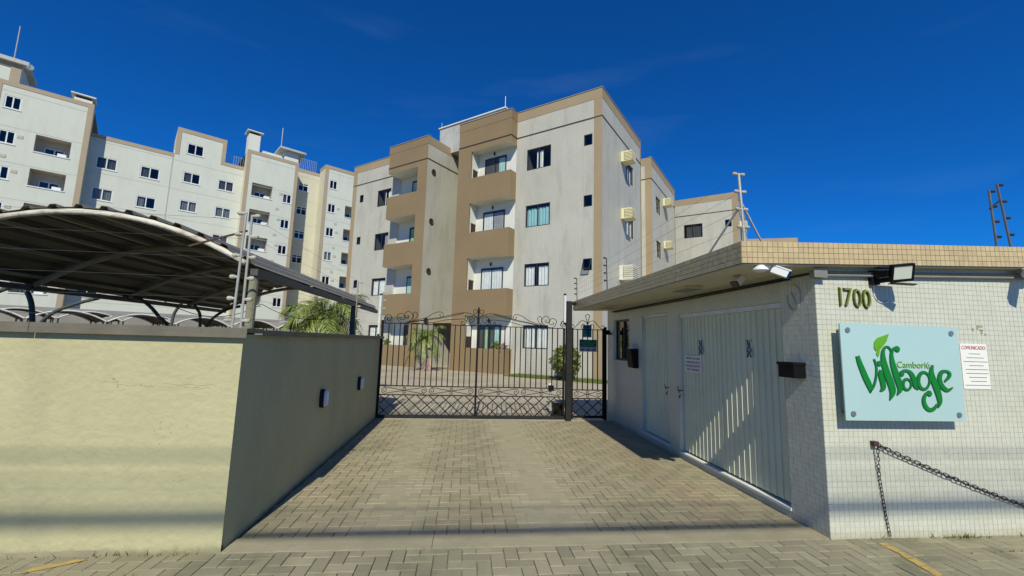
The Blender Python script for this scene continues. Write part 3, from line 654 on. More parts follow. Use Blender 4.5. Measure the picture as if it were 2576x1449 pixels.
# notice on the tiles
t = thing('notice', 'white paper notice headed COMUNICADO taped beside the glass panel', 'notice', (5.07, YGF-.003, 1.36))
FN = Frame((0, YGF-.0025, 0), (1, 0, 0), (0, -1, 0))
m = M(); m.box((4.915, .0, 1.365), (5.222, .0025, 1.808), FN); m.build('sheet', 'paper', t)
text(t, 'heading', 'COMUNICADO:', .052, FN, 5.068, .0045, 1.768, 'ink_red', .0006, 1, .275)
m = M()
for i, (a, b) in enumerate(((.30, .72), (.20, .84), (.08, .97), (.27, .80), (.12, .95), (.13, .95), (.22, .88), (.28, .86), (.06, .98))):
    z = 1.706-i*.0385; fbox(m, FN, 4.915+.307*a, 4.915+.307*b, .0027, .0036, z, z+.006)
m.build('text_lines', 'ink_grey', t)
# scraps of old paper and tape, and the ring of cable left on the tiles
m = M(); random.seed(3)
for dx, dz_, w_, h_ in ((-.075, -.005, .016, .03), (0, .035, .05, .014), (-.018, .012, .014, .04), (.004, .0, .05, .010), (.022, -.035, .018, .04), (.062, -.045, .02, .014)): fbox(m, FN, 5.155+dx, 5.155+dx+w_, .0, .0016, 1.945+dz_, 1.945+dz_+h_)
tag(m.build('paper_scrap', 'concrete', loc=(5.155, YGF, 1.94)), 'torn grey scraps of old paper stuck on tiles above the notice', 'paper scrap')
m = M(); m.tube(smooth_path([(4.015, YGF-.006, 2.36), (4.01, YGF-.006, 2.26), (4.05, YGF-.006, 2.20), (4.11, YGF-.007, 2.185), (4.16, YGF-.006, 2.21)], 5), .006, 6)
tag(m.build('cable_loop', 'plastic_white', loc=(4.05, YGF, 2.2)), 'loose white cable looping down the tiles under the floodlight', 'cable')
m = M(); m.tube(smooth_path([(XG-.008, 4.03+.09*math.cos(a), 2.24+.13*math.sin(a)) for a in [R(k) for k in range(70, 380, 30)]], 3), .006, 6); m.tube([(XG-.008, 4.06, 2.30), (XG-.008, 4.0, 2.17)], .005)
tag(m.build('cable_ring', 'soffit', loc=(XG, 4.03, 2.24)), 'thin ring of painted cable on shaded tiles near the guardhouse corner', 'cable')
# notice and emblems on the metal doors
FD = Frame((XG+.046, 0, 0), (0, -1, 0), (-1, 0, 0))
t = thing('door_notice', 'white notice with black and red capitals fixed on the double doors', 'notice', (XG, 6.13, 1.32))
m = M(); fbox(m, FD, -6.36, -5.90, 0, .003, 1.322, 1.568); m.build('sheet', 'paper', t)
for row, z in (((('FAVOR', 'ink', .16, -6.235), ('FECHAR', 'ink_darkred', .20, -6.03)), 1.525), ((('O SACO DE LIXO E', 'ink', .40, -6.13),), 1.467), ((('COLOCAR', 'ink', .20, -6.235), ('DENTRO', 'ink_darkred', .19, -6.025)), 1.412), ((('DOS', 'ink', .08, -6.255), ('TAMBORES', 'ink_darkred', .25, -6.07)), 1.358)):
    for body, mt, wd_, u in row: text(t, 'lettering', body, .052, FD, u, .005, z, mt, .0005, 1, wd_)
for yc, lb in ((4.83, 'dark emblem sticker on the door leaf beside the wall box'), (5.90, 'dark emblem sticker on the door leaf above the notice')):
    t = thing('emblem_sticker', lb, 'sticker', (XG, yc, 1.6), 0, 'emblem stickers on the double doors'); z = 1.70
    m = M(); fbox(m, FD, -yc-.06, -yc+.06, .0, .0015, z-.09, z+.0); m.build('backing', 'sticker', t)
    m = M()
    for s in (-1, 1):
        pts = [(s*.055, .10), (s*.028, .095), (s*.018, .05), (s*.014, .01)]
        m.tube([FD(-yc+a, .003, z+b) for a, b in pts], [.003, .006, .008, .004], 6)
        pts = [(s*.012, -.03), (s*.016, -.06), (s*.03, -.095), (s*.045, -.10)]
        m.tube([FD(-yc+a, .003, z+b) for a, b in pts], [.005, .008, .008, .006], 6)
    m.build('figure', 'ink', t)
    m = M(); m.tube([FD(-yc+.035*math.cos(a), .003, z-.02+.035*math.sin(a)) for a in [k*math.pi/6 for k in range(12)]], .010, 6, closed=True); m.build('ring', 'ink_grey', t)

# chains from an anchor on the front wall
def chainthing(lb, pts, k_=1., name='chain'):
    t = thing(name, lb, 'chain', pts[0]); P = [V(p) for p in pts]
    lk = M(); a, b, n = .0185*k_, .0145*k_, 7
    loop = [(a*1.0*(1 if k < n else -1)+b*math.cos(-math.pi/2+math.pi*k/(n-1)) if k < n else -a+b*math.cos(math.pi/2+math.pi*(k-n)/(n-1)), b*math.sin(-math.pi/2+math.pi*k/(n-1)) if k < n else b*math.sin(math.pi/2+math.pi*(k-n)/(n-1)), 0) for k in range(2*n)]
    lk.tube(loop, .0048*k_, 6, closed=True); me = rawmesh(lk, 'chain')
    me.polygons.foreach_set('use_smooth', [True]*len(me.polygons))
    ln = [0]
    for p, q in zip(P, P[1:]): ln.append(ln[-1]+(q-p).length)
    s, i = 0, 0
    while s < ln[-1]:
        k = max(j for j in range(len(ln)-1) if ln[j] <= s); f = (s-ln[k])/(ln[k+1]-ln[k]); p = P[k].lerp(P[k+1], f); d = (P[k+1]-P[k]).normalized()
        q = d.to_track_quat('X', 'Y') @ Matrix.Rotation(R(90)*(i % 2)+R(random.uniform(-18, 18)), 3, 'X').to_quaternion()
        o = link(me, 'link', t, p); o.rotation_mode = 'QUATERNION'; o.rotation_quaternion = q
        s += .0535*k_; i += 1
    return t
m = M(); m.box((3.845, YGF-.045, .825), (3.895, YGF-.001, .868))
tag(m.build('chain_anchor', 'rust_block', loc=(3.87, YGF, .84)), 'small rusty metal block holding two chains on white tiles', 'anchor')
chainthing('thin dark chain hanging straight down the tiles to the paving', [(3.876, YGF-.045, .815), (3.90, YGF-.016, .55), (3.93, YGF-.014, .28), (3.965, YGF-.014, .02)], .66)
def sag(a, b, dd, n=14): return [V(a).lerp(V(b), k/n)-V((0, 0, dd*4*(k/n)*(1-k/n))) for k in range(n+1)]
chainthing('dark chain sagging sideways from the anchor towards the street corner', sag((3.90, YGF-.03, .835), (6.3, YGF-.018, .012), .045))
m = M(); m.tube([(6.32, YGF-.03, -.03), (6.32, YGF-.03, .05)], .02, 10); tag(m.build('chain_stud', 'iron_base', loc=(6.32, YGF-.03, 0)), 'short steel stud in the paving where the long chain ends', 'stud')
random.seed(8)
m = M()
for k in range(150):
    x = random.choice((random.gauss(4.75, .18), random.uniform(3.5, 6.0), random.uniform(-4, -2)))
    y = (YGF if x > 0 else YW)-random.uniform(.004, .05) if random.random() < .8 else 3.45; h = random.uniform(.012, .05); a = random.uniform(0, 6.28); dx, dy = .006*math.cos(a), .006*math.sin(a); lx, ly = random.uniform(-.03, .03), random.uniform(-.03, .01)
    m.f.append((len(m.v), len(m.v)+1, len(m.v)+2)); m.v += [(x-dx, y-dy, -.004), (x+dx, y+dy, -.004), (x+lx, y+ly, h)]
tag(struct(m.build('weeds', 'grass'), 'stuff'), 'sparse tufts of weeds in the joints along the wall foot', 'weeds')

# ================================================================== GATES
GY = 9.6
gp = thing('gate_post', 'tall black square steel post between the sliding gate and pedestrian gate', 'post', (2.345, 9.5, 0))
m = M(); m.box((2.285, 9.43, -.02), (2.405, 9.56, 2.66)); m.build('column', 'iron_base', gp)
m = M(); m.bar((2.345, 9.5, 2.62), (2.62, 9.7, 2.62), .10, .06); m.build('roof_bracket', 'iron_base', gp)
gate = thing('sliding_gate', 'wide black wrought iron sliding gate with scrolls and diamond lattice', 'gate', (.25, GY, 0))
def P2(pts, y=GY): return [(a, y, b) for a, b in pts]
TOP, M1, M2, BOT = 2.035, .685, .495, .075
GX0, GX1, GC = -1.80, 2.26, .285
m = M(); m.box((GX0-.05, GY-.03, .01), (GX1+.02, GY+.03, .075)); m.build('bottom_rail', 'iron_base', gate)
for z, h in ((TOP, .018), (M1, .02), (M2, .02)):
    m = M(); m.box((GX0, GY-.012, z-h/2), (GX1, GY+.012, z+h/2)); m.build('rail', 'iron', gate)
for x, w_, zt in ((GX0-.01, .05, 2.10), (GX1, .04, 2.04)):
    m = M(); m.box((x-w_/2, GY-.025, .0755), (x+w_/2, GY+.025, zt)); m.build('stile', 'iron', gate)
m = M(); m.box((GC-.022, GY-.032, .0755), (GC+.022, GY+.022, 2.44)); m.tube([(GC, GY-.005, 2.4405), (GC, GY-.005, 2.455)], [.022, .008], 8); m.build('stile', 'iron', gate)
bars = [-1.67+.1205*k for k in range(16)]+[.41+.1215*k for k in range(15)]
for x in bars:
    m = M(); m.box((x-.0105, GY-.009, M1+.0105), (x+.0105, GY+.009, TOP-.0095)); m.build('bar', 'iron', gate)
SCR = [[(-1.29, 2.06), (-1.4, 2.045), (-1.47, 2.09), (-1.51, 2.17), (-1.49, 2.23), (-1.42, 2.26), (-1.37, 2.23), (-1.34, 2.16), (-1.38, 2.12), (-1.43, 2.12), (-1.45, 2.15), (-1.42, 2.17)],
 [(-1.29, 2.06), (-1.21, 2.11), (-1.17, 2.18), (-1.18, 2.25), (-1.24, 2.3), (-1.3, 2.3), (-1.34, 2.25), (-1.34, 2.19), (-1.31, 2.16), (-1.26, 2.17), (-1.26, 2.21), (-1.29, 2.22)],
 [(-1.29, 2.06), (-1.17, 2.15), (-1.16, 2.23), (-1.15, 2.28), (-1.12, 2.3), (-1.08, 2.27), (-1.07, 2.23), (-1.1, 2.16), (-1.18, 2.1), (-1.29, 2.06)],
 [(-1.29, 2.06), (-1.16, 2.1), (-.98, 2.15), (-.86, 2.19), (-.74, 2.27), (-.65, 2.31), (-.56, 2.32), (-.51, 2.28), (-.51, 2.22), (-.55, 2.21), (-.58, 2.25), (-.56, 2.27)],
 [(-1.29, 2.06), (-1.03, 2.11), (-.79, 2.16), (-.55, 2.2), (-.3, 2.27), (-.12, 2.31), (.01, 2.32), (.14, 2.29), (.23, 2.23), (.26, 2.19)],
 [(-1.29, 2.05), (-1.03, 2.1), (-.79, 2.14), (-.55, 2.18), (-.3, 2.24), (-.05, 2.305)],
 [(-1.18, 2.05), (-.91, 2.06), (-.66, 2.09), (-.42, 2.15), (-.17, 2.17), (-.06, 2.18), (-.01, 2.17), (.02, 2.12), (0, 2.07), (-.05, 2.05), (-.1, 2.08), (-.1, 2.12), (-.06, 2.12), (-.06, 2.09)],
 [(.26, 2.19), (.26, 2.12), (.21, 2.06), (.12, 2.05), (.04, 2.1), (.03, 2.17), (.08, 2.23), (.15, 2.24), (.2, 2.18), (.17, 2.11), (.11, 2.11), (.09, 2.16), (.13, 2.18)],
 [(.26, 2.21), (.2, 2.28), (.17, 2.34), (.18, 2.39), (.24, 2.39), (.26, 2.35), (.23, 2.31), (.2, 2.33)],
 [(-1.76, 2.05), (-1.77, 2.14), (-1.75, 2.2), (-1.69, 2.22), (-1.64, 2.19), (-1.63, 2.14), (-1.66, 2.09), (-1.71, 2.1), (-1.72, 2.14), (-1.7, 2.15)]]
for mir in (0, 1):
    for s in SCR:
        m = M(); m.tube(smooth_path(P2([(2*GC-a if mir else a, b) for a, b in s]), 4), .0075, 6); m.build('scroll', 'iron', gate, True)
def spiral(cx, cz, r, a0, turns, dr, kx=1.): return [(cx+kx*r*(1-.8*k/14)*math.cos(a0+dr*turns*2*math.pi*k/14), cz+r*(1-.8*k/14)*math.sin(a0+dr*turns*2*math.pi*k/14)) for k in range(15)]
def midscroll(parent, x0, x1, z0, z1):
    h = (z1-z0)/2; r = h*.88; zc = (z0+z1)/2; xm = (x0+x1)/2
    for fl in (1, -1):
        a = [(x0+r*1.05-(-1)*0+.0, zc)]; sp = spiral(x0+r*1.1, zc, r, R(-60), 1.4, -1)[::-1] if fl == 1 else spiral(x0+r*1.1, zc, r, R(60), 1.4, 1)[::-1]
        m = M(); line = sp+[(xm-.06, zc-fl*h*.12), (xm+.06, zc+fl*h*.12)]
        if fl == 1: line += spiral(x1-r*1.1, zc, r, R(120), 1.4, -1)
        else: line = [(x0+r*.8, zc+h*.9), (xm, zc), (x1-r*.8, zc-h*.9)]
        m.tube(smooth_path(P2(line), 2), .0075, 6); m.build('scroll', 'iron', parent, True)
        m = M(); m.tube(smooth_path(P2([(xm, zc), (xm+.03*fl, zc+fl*h*.35), (xm+.02*fl, zc+fl*h*.8)]+spiral(xm-.008*fl, zc+fl*h*.55, h*.34, R(60 if fl == 1 else 240), 1.0, 1)), 2), .0065, 6); m.build('scroll', 'iron', parent, True)
xs = [GX0+.03, (GX0+GC)/2, GC-.025]; xs2 = [GC+.025, (GC+GX1)/2, GX1-.02]
for q in (xs, xs2):
    for a, b in zip(q, q[1:]): midscroll(gate, a+.01, b-.01, M2+.012, M1-.012)
def lattice(parent, x0, x1, z0, z1, st):
    h = z1-z0; k = h*(st/2)/.118
    n = int((x1-x0+k)/st)+2
    for s in (1, -1):
        for i in range(-n, n+1):
            a = x0+i*st; b = a+k
            p, q = [(a, z0 if s == 1 else z1), (b, z1 if s == 1 else z0)]
            def clip(p, q):
                (xa, za), (xb, zb) = p, q
                if xb < x0+.02 or xa > x1-.02: return None
                if xa < x0: za += (zb-za)*(x0-xa)/(xb-xa); xa = x0
                if xb > x1: zb = za+(zb-za)*(x1-xa)/(xb-xa); xb = x1
                return (xa, za), (xb, zb)
            c = clip(p, q)
            if c and abs(c[1][0]-c[0][0]) > .02:
                m = M(); m.bar((c[0][0], GY+.004*s, c[0][1]), (c[1][0], GY+.004*s, c[1][1]), .019, .008, (0, 1, 0)); m.build('lattice_bar', 'iron', parent)
lattice(gate, GX0+.03, GC-.023, BOT, M2-.0105, .262); lattice(gate, GC+.023, GX1-.02, BOT, M2-.0105, .262)
m = M(); m.box((GX0, GY-.028, -.003), (4.9, GY+.028, .0045)); m.build('track', 'alu', gate)
for x in (-1.2, .1, 1.75):
    m = M(); m.box((x-.07, GY-.022, .006), (x+.07, GY+.022, .0595)); m.build('roller', 'iron_base', gate)
pg = thing('pedestrian_gate', 'narrow black wrought iron gate with curled top next to guardhouse', 'gate', (2.80, GY, 0))
for x in (2.455, 3.19):
    m = M(); m.box((x-.022, GY-.022, .02), (x+.022, GY+.022, 2.06)); m.build('stile', 'iron', pg)
for z, h in ((2.03, .018), (.66, .02), (.47, .02), (.07, .05)):
    m = M(); m.box((2.4775, GY-.012, z-h/2), (3.1675, GY+.012, z+h/2)); m.build('rail', 'iron', pg)
for x in (2.58, 2.70, 2.82, 2.94, 3.055):
    m = M(); m.box((x-.0105, GY-.009, .6705), (x+.0105, GY+.009, 2.0205)); m.build('bar', 'iron', pg)
for mir in (0, 1):
    for s in ([(2.815, 2.04), (2.81, 2.18), (2.78, 2.3), (2.77, 2.35), (2.815, 2.385)], [(2.81, 2.15), (2.78, 2.2), (2.72, 2.23), (2.65, 2.22), (2.57, 2.13), (2.49, 2.06), (2.46, 2.045), (2.42, 2.09), (2.42, 2.12), (2.45, 2.13), (2.48, 2.12), (2.47, 2.1)], [(2.81, 2.1), (2.77, 2.08), (2.74, 2.14), (2.7, 2.15), (2.67, 2.12), (2.67, 2.08), (2.69, 2.045)]):
        m = M(); m.tube(smooth_path(P2([(5.63-a if mir else a, b) for a, b in s]), 4), .008, 6); m.build('scroll', 'iron', pg, True)
midscroll(pg, 2.485, 3.16, .482, .648); lattice(pg, 2.478, 3.167, .096, .459, .262)
m = M(); m.box((3.2125, GY-.03, .0), (3.262, GY+.03, 2.10)); m.bar((3.262, GY, 1.95), (3.385, GY, 1.95), .05, .05); m.build('hinge_post', 'iron', pg)
m = M(); m.box((3.22, GY-.07, 1.96), (3.33, GY-.0305, 2.03)); m.build('door_closer', 'iron', pg)
t = thing('access_sign', 'green and grey sign with white lettering and motorcycle icons on pedestrian gate', 'sign', (2.825, GY-.02, 1.53))
FS = Frame((0, GY-.0135, 0), (1, 0, 0), (0, -1, 0))
m = M(); fbox(m, FS, 2.62, 3.03, 0, .004, 1.63, 1.80); m.build('panel', 'sign_green', t)
m = M(); fbox(m, FS, 2.62, 3.03, 0, .004, 1.525, 1.6295); m.build('icon_panel', 'sign_grey', t)
for b, z, wd_ in (('ACESSO', 1.772, .20), ('EXCLUSIVO DE', 1.722, .33), ('PEDESTRES', 1.672, .27)): text(t, 'lettering', b, .045, FS, 2.825, .005, z, 'sign_mint', .0008, 1, wd_)
for x in (2.69, 2.825, 2.96):
    m = M()
    for dx in (-.028, .028): m.tube([FS(x+dx+.014*math.cos(a), .005, 1.558+.014*math.sin(a)) for a in [k*math.pi/5 for k in range(10)]], .004, 5, closed=True)
    m.tube([FS(x-.028, .005, 1.562), FS(x-.008, .005, 1.582), FS(x+.014, .005, 1.58), FS(x+.028, .005, 1.56)], .006, 5); m.tube([FS(x+.01, .005, 1.58), FS(x+.022, .005, 1.60)], .004, 5); m.build('icon', 'ink', t)
# infrared barrier tubes, reader post
for x, y, z0, z1, lb in ((2.24, 9.46, 2.12, 2.83, 'slim white infrared barrier tube fixed on the black gate post'), (-1.90, 9.68, 1.74, 2.69, 'slim white infrared barrier tube at the end of cream wall')):
    t = thing('barrier_sensor', lb, 'sensor', (x, y, z0)); m = M(); m.box((x-.022, y-.03, z0+.05), (x+.022, y+.03, z1-.04)); m.build('tube', 'bulk_white', t)
    m = M(); m.box((x-.025, y-.033, z1-.0395), (x+.025, y+.033, z1)); m.box((x-.025, y-.033, z0), (x+.025, y+.033, z0+.0495)); m.bar((x, y, z0+.08), (x+(.08 if x > 0 else .09), y, z0+.08), .02, .02); m.build('bracket', 'iron', t)
m = M(); m.tube([(2.24, 9.45, 2.2), (2.16, 9.46, 2.17), (2.14, 9.46, 2.10), (2.20, 9.46, 2.04), (2.27, 9.47, 2.02)], .008); tag(m.build('cable_tail', 'cable_black', loc=(2.24, 9.45, 2.1)), 'black cable curling below the barrier tube on gate post', 'cable')
t = thing('reader_post', 'short post carrying a black card reader with white hood behind gate', 'reader', (2.12, 10.35, 0))
m = M(); m.tube([(2.12, 10.35, 0), (2.12, 10.35, .55)], .03, 10); m.build('post', 'alu', t); m = M(); m.box((2.07, 10.29, .55), (2.19, 10.42, .67)); m.build('reader', 'black_box', t)
m = M(); m.bar((1.98, 10.33, .66), (2.12, 10.33, .72), .10, .018); m.build('hood', 'plastic_white', t)
t = thing('gate_motor', 'dark gate motor housing on the ground behind the sliding gate', 'gate motor', (2.2, 9.9, 0)); m = M(); m.box((2.06, 9.76, 0), (2.34, 9.98, .08)); m.build('base', 'iron_base', t)
m = M(); m.box((2.08, 9.78, .0805), (2.32, 9.96, .33)); m.build('housing', 'black_box', t)

# ================================================================== NEAR CARPORT
cp = thing('carport', 'arched metal carport with dark ribbed roof and rusty white rim behind wall', 'carport', (-3.7, 7.1, 0))
CX, CZ, CA, XA, XB, YA, YB = -3.62, 2.80, .192, -5.35, -2.06, 4.3, 10.05
prof = lambda x: CZ-CA*(x-CX)**2
def sheet(m, mt_, x0, x1, y0, y1, fz, rib=.22, hgt=.03, fn=lambda x, y, z: (x, y, z), th=.006, ny=1):
    pr = []; x = x0
    while x < x1:
        for dx, h in ((0, 0), (rib*.62, 0), (rib*.70, hgt), (rib*.92, hgt)):
            if x+dx < x1: pr.append((x+dx, fz(x+dx)+h))
        x += rib
    pr.append((x1, fz(x1)))
    for (a, za), (b, zb) in zip(pr, pr[1:]):
        mt_.quad(fn(a, y0, za), fn(b, y0, zb), fn(b, y1, zb), fn(a, y1, za)); m.quad(fn(a, y0, za-th), fn(b, y0, zb-th), fn(b, y1, zb-th), fn(a, y1, za-th))
        m.quad(fn(a, y0, za), fn(b, y0, zb), fn(b, y0, zb-th), fn(a, y0, za-th)); m.quad(fn(a, y1, za), fn(b, y1, zb), fn(b, y1, zb-th), fn(a, y1, za-th))
m = M(); m2_ = M(); sheet(m, m2_, XA-.03, XB+.03, YA-.02, YB, lambda x: prof(x)+.045); rs = m.build('roof_sheet', 'sheet_under', cp); m2_.build('top_face', 'sheet_top', rs)
arc = lambda y, n=18, dz_=0., x0=XA, x1=XB: [(x0+(x1-x0)*k/n, y, prof(x0+(x1-x0)*k/n)+dz_) for k in range(n+1)]
m = M(); m.tube(arc(YA, 30, .004, XA, -2.14), [.027+.0025*math.sin(k*2.1) for k in range(31)], 10); m.build('rim', 'rim_white', cp, True)
for y in (5.8, 7.3, 8.8, 10.0):
    m = M(); m.tube(arc(y, 16, -.02), .036, 8); m.build('arch', 'arch_lit', cp, True)
for x in [XA+.12+.41*k for k in range(8)]:
    m = M(); m.bar((x, YA+.05, prof(x)+.022), (x, YB-.02, prof(x)+.022), .05, .035); m.build('purlin', 'arch_lit', cp)
for x, zz in ((XB+.01, prof(XB)-.03), (XA+.02, prof(XA)-.03)):
    m = M(); m.box((x-.04, YA, zz-.035), (x+.03, YB, zz+.03)); m.build('eave_beam', 'steel_grey', cp)
for y in (8.3,):
    m = M(); m.box((-2.16, y-.04, 0), (-2.06, y+.04, prof(-2.1)-.06)); m.build('post', 'steel_grey', cp)
m = M(); m.tube([(-2.085, 4.36, 0), (-2.08, 4.36, 1.2), (-2.075, 4.36, 2.26)], .042, 12); m.build('post', 'wood_post', cp)
LEG = [[(-5.55, 5.8, 2.20), (-5.75, 5.8, 2.10), (-6.05, 5.8, 1.85), (-6.25, 5.8, 1.2), (-6.3, 5.8, 0)], [(-5.56, 5.8, 2.25), (-5.44, 5.8, 2.21), (-5.34, 5.8, 2.08), (-5.28, 5.8, 1.88), (-5.25, 5.8, 1.5), (-5.25, 5.8, 0)],
       [(-5.75, 7.3, 2.20), (-6.1, 7.3, 2.08), (-6.45, 7.3, 1.86), (-6.7, 7.3, 1.3), (-6.75, 7.3, 0)], [(-5.4, 7.3, 2.30), (-5.1, 7.3, 2.18), (-4.85, 7.3, 1.95), (-4.65, 7.3, 1.6), (-4.55, 7.3, 0)],
       [(-5.62, 8.8, 0), (-5.6, 8.8, 1.75), (-5.53, 8.8, 2.15), (-5.36, 8.8, 2.33), (-5.18, 8.8, 2.17), (-5.08, 8.8, 1.8), (-5.05, 8.8, 0)], [(-4.4, 8.8, 2.24), (-4.65, 8.8, 2.16), (-4.9, 8.8, 1.95), (-5.05, 8.8, 1.6)]]
for l_ in LEG:
    m = M(); m.tube(smooth_path(l_, 5), .027, 8); m.build('leg', 'steel_grey', cp, True)
m = M(); m.bar((-5.6, 5.8, 2.22), (-5.3, 5.8, 2.22), .08, .06); m.bar((-5.8, 7.3, 2.22), (-5.3, 7.3, 2.22), .08, .06); m.build('bracket', 'steel_grey', cp)

for a, b, d_ in (((-4.9, 7.3, 2.25), (-4.0, 8.8, 2.3), .28), ((-4.0, 8.8, 2.3), (-2.3, 8.8, 2.2), .22), ((-5.3, 7.3, 2.3), (-4.9, 7.3, 2.25), .05)):
    m = M(); m.tube([V(a).lerp(V(b), k/10)-V((0, 0, d_*4*(k/10)*(1-k/10))) for k in range(11)], .006, 5); m.build('cable', 'cable_black', cp)

# ================================================================== ELECTRIC FENCES
def epost(parent, base, top, n, mat='alu', sides=((1, 0),), im='insulator', r=.0105, ins=.075, k0=.08):
    m = M(); b, t_ = V(base), V(top); m.tube([b, t_], r, 8); m.build('post', mat, parent)
    for i in range(n):
        p = b.lerp(t_, k0+(1-k0-.01)*i/(n-1))
        for sx, sy in sides:
            m = M(); d = V((sx, sy, .02)).normalized(); m.tube([p+d*.008, p+d*.03, p+d*.035, p+d*(ins-.01), p+d*ins], [.011, .013, .019, .019, .01], 8); m.build('insulator', im, parent)
ef = thing('electric_fence', 'aluminium electric fence posts with white insulators on the cream wall corner', 'electric fence', (XW-.08, YW+.08, HW))
epost(ef, (-1.925, 3.90, 1.735), (-1.90, 3.84, 2.74), 6, sides=((1, -.15),)); epost(ef, (-1.985, 3.88, 1.735), (-1.945, 3.83, 2.76), 6, sides=((-1, .1),))
m = M(); m.bar((-2.39, 3.85, 2.44), (-1.93, 3.85, 2.60), .010, .016); m.build('brace', 'bark', ef)
epost(ef, (-2.00, 8.0, 1.735), (-1.99, 7.98, 2.72), 5, 'wood_post', sides=((1, 0),), r=.011); epost(ef, (-1.86, 9.62, 1.735), (-1.84, 9.6, 2.72), 6, 'wood_post', sides=((1, 0),), r=.011)
m = M()
for i in range(6):
    z = 1.83+.175*i
    m.tube([(-1.98, 3.86, z), (-6, 3.86, z-.01), (-10, 3.86, z)], .0012, 4); m.tube([(-1.86, 3.86, z), (-1.93, 7.98, z-.01), (-1.80, 9.6, z)], .0012, 4)
m.build('wire_run', 'wire', ef)
t = thing('electric_fence', 'braced electric fence post standing at the front roof corner of the guardhouse', 'electric fence', (2.94, 4.2, 2.7))
zb = 2.70+dz(2.96)
epost(t, (2.985, 4.2, zb), (2.94, 4.2, 3.62), 4, sides=((1, .1), (-1, -.1)), k0=.33, r=.014)
m = M(); m.bar((2.955, 4.22, 3.33), (3.42, 4.4, zb+.02), .012, .02); m.bar((2.95, 4.22, 3.25), (2.82, 4.75, zb), .012, .02); m.build('brace', 'alu', t)
t = thing('electric_fence', 'pair of leaning electric fence posts with dark insulators above roof edge', 'electric fence', (7.3, 5.0, 2.85))
zb = 2.70+dz(7.1)
epost(t, (7.02, 4.8, zb), (6.99, 4.8, 3.92), 5, sides=((1, .0),), im='insulator_dark', k0=.2, r=.014, ins=.09, mat='alu_dark'); epost(t, (7.26, 4.8, zb), (7.13, 4.8, 4.02), 5, sides=((1, .0),), im='insulator_dark', k0=.2, r=.014, ins=.09, mat='alu_dark')
m = M(); m.bar((6.97, 4.8, 3.66), (7.16, 4.8, 3.80), .012, .02); m.build('brace', 'insulator_dark', t)
for x, y, h, lb in ((2.60, 7.6, .62, 'slim electric fence post on the roof halfway along driveway side'), (2.60, 9.75, .55, 'slim electric fence post on the roof end over the gate')):
    t = thing('electric_fence', lb, 'electric fence', (x, y, 2.7)); epost(t, (x, y, 2.70), (x-.015, y, 2.70+h), 4, 'iron_base', sides=((-1, 0),), im='insulator_dark', r=.009, ins=.06, k0=.3)
m = M()
for i in range(4): m.tube([(2.94, 4.2, 3.0+.2*i), (2.58, 7.6, 2.87+.13*i), (2.58, 9.75, 2.86+.11*i)], .0015, 4)
tag(m.build('fence_wire', 'wire', loc=(2.6, 7, 2.9)), 'thin electric fence wires strung over the driveway edge of roof', 'wire')

# ================================================================== OVERHEAD LINES BEHIND THE STREET (their shadows cross the walls)
k_ = 1.13
poles = []
for x, lb in ((-24, 'grey concrete utility pole across the street on the carport side'), (26, 'grey concrete utility pole across the street on the guardhouse side')):
    t = thing('utility_pole', lb, 'utility pole', (x, -7.2, 0)); m = M(); m.tube([(x, -7.2, -.1), (x, -7.2, 10.6)], [.16, .10], 10); m.build('pole', 'concrete_pole', t)
    m = M(); m.box((x-.04, -7.6, 9.3), (x+.04, -6.0, 9.4)); m.build('crossarm', 'concrete_pole', t)
for zw, r_, h, lb in ((.27, .046, 9.42, 'thick bundled overhead cable'), (.43, .009, 9.47, 'thin overhead cable next to the thick bundle'), (.56, .009, 9.52, 'thin overhead cable in the middle of the line'), (.74, .013, 9.58, 'thin overhead cable at the far end of the crossarm')):
    y = YW-(h-zw)*k_; m = M(); m.tube([(-24, y, h+.1), (-12, y, h), (0, y, h-.02), (8, y, h), (26, y, h+.1)], r_, 8)
    tag(m.build('overhead_cable', 'cable_black', loc=(0, y, h)), lb, 'cable', 'overhead cables')

# ================================================================== APARTMENT BLOCK A
def block_root(name, label, loc, ang): return thing(name, label, 'building', loc, ang, None, True)
AA = R(51.1)
ca = block_root('apartment_building', 'four storey cream tiled apartment block with brown balcony bays behind gate', (6.48, 19.708, 0), math.atan2(-math.cos(AA), math.sin(AA)))
ZT = 14.8
A_ = lambda o: Frame((0, o, 0), (-1, 0, 0), (0, -1, 0))        # u = distance s from the right corner
B_ = lambda s: Frame((-s, 0, 0), (0, 1, 0), (1, 0, 0))          # u = depth o
fA, fB = A_(0), B_(0)
fl = [0, 3.3, 6.57, 9.83]
room = M()
opsA = [(2.9, 4.42, 1.37+z, 2.6+z) for z in fl]+[(.52, .98, 2.02+z, 2.62+z) for z in fl]
opsB = [(3.85, 5.28, 1.37+z, 2.55+z) for z in fl]
opsL = [(15.95, 17.4, 1.37+z, 2.6+z) for z in fl]+[(19.0, 19.42, 2.02+z, 2.6+z) for z in fl]
m = M(); wall(m, fA, 0, 5.1, -.3, ZT, opsA); wall(m, fB, 0, 6.9, -.3, ZT, opsB)
fLw = A_(.4); wall(m, fLw, 15.15, 20.3, -.3, ZT, opsL)
wall(m, B_(11.5), -.6, 3.6, -.3, ZT); wall(m, A_(3.6), 8.9, 11.5, -.3, ZT)
wall(m, A_(6.9), 0, .73, -.3, ZT); m.box((-20.3, 14, -.3), (-.75, 14.1, ZT))
m.quad((-20.3, .4, -.3), (-20.3, 14, -.3), (-20.3, 14, ZT), (-20.3, .4, ZT))
wall(m, B_(.73), 6.9, 9.5, -.3, ZT); wall(m, A_(9.5), 0, .73, -.3, ZT)
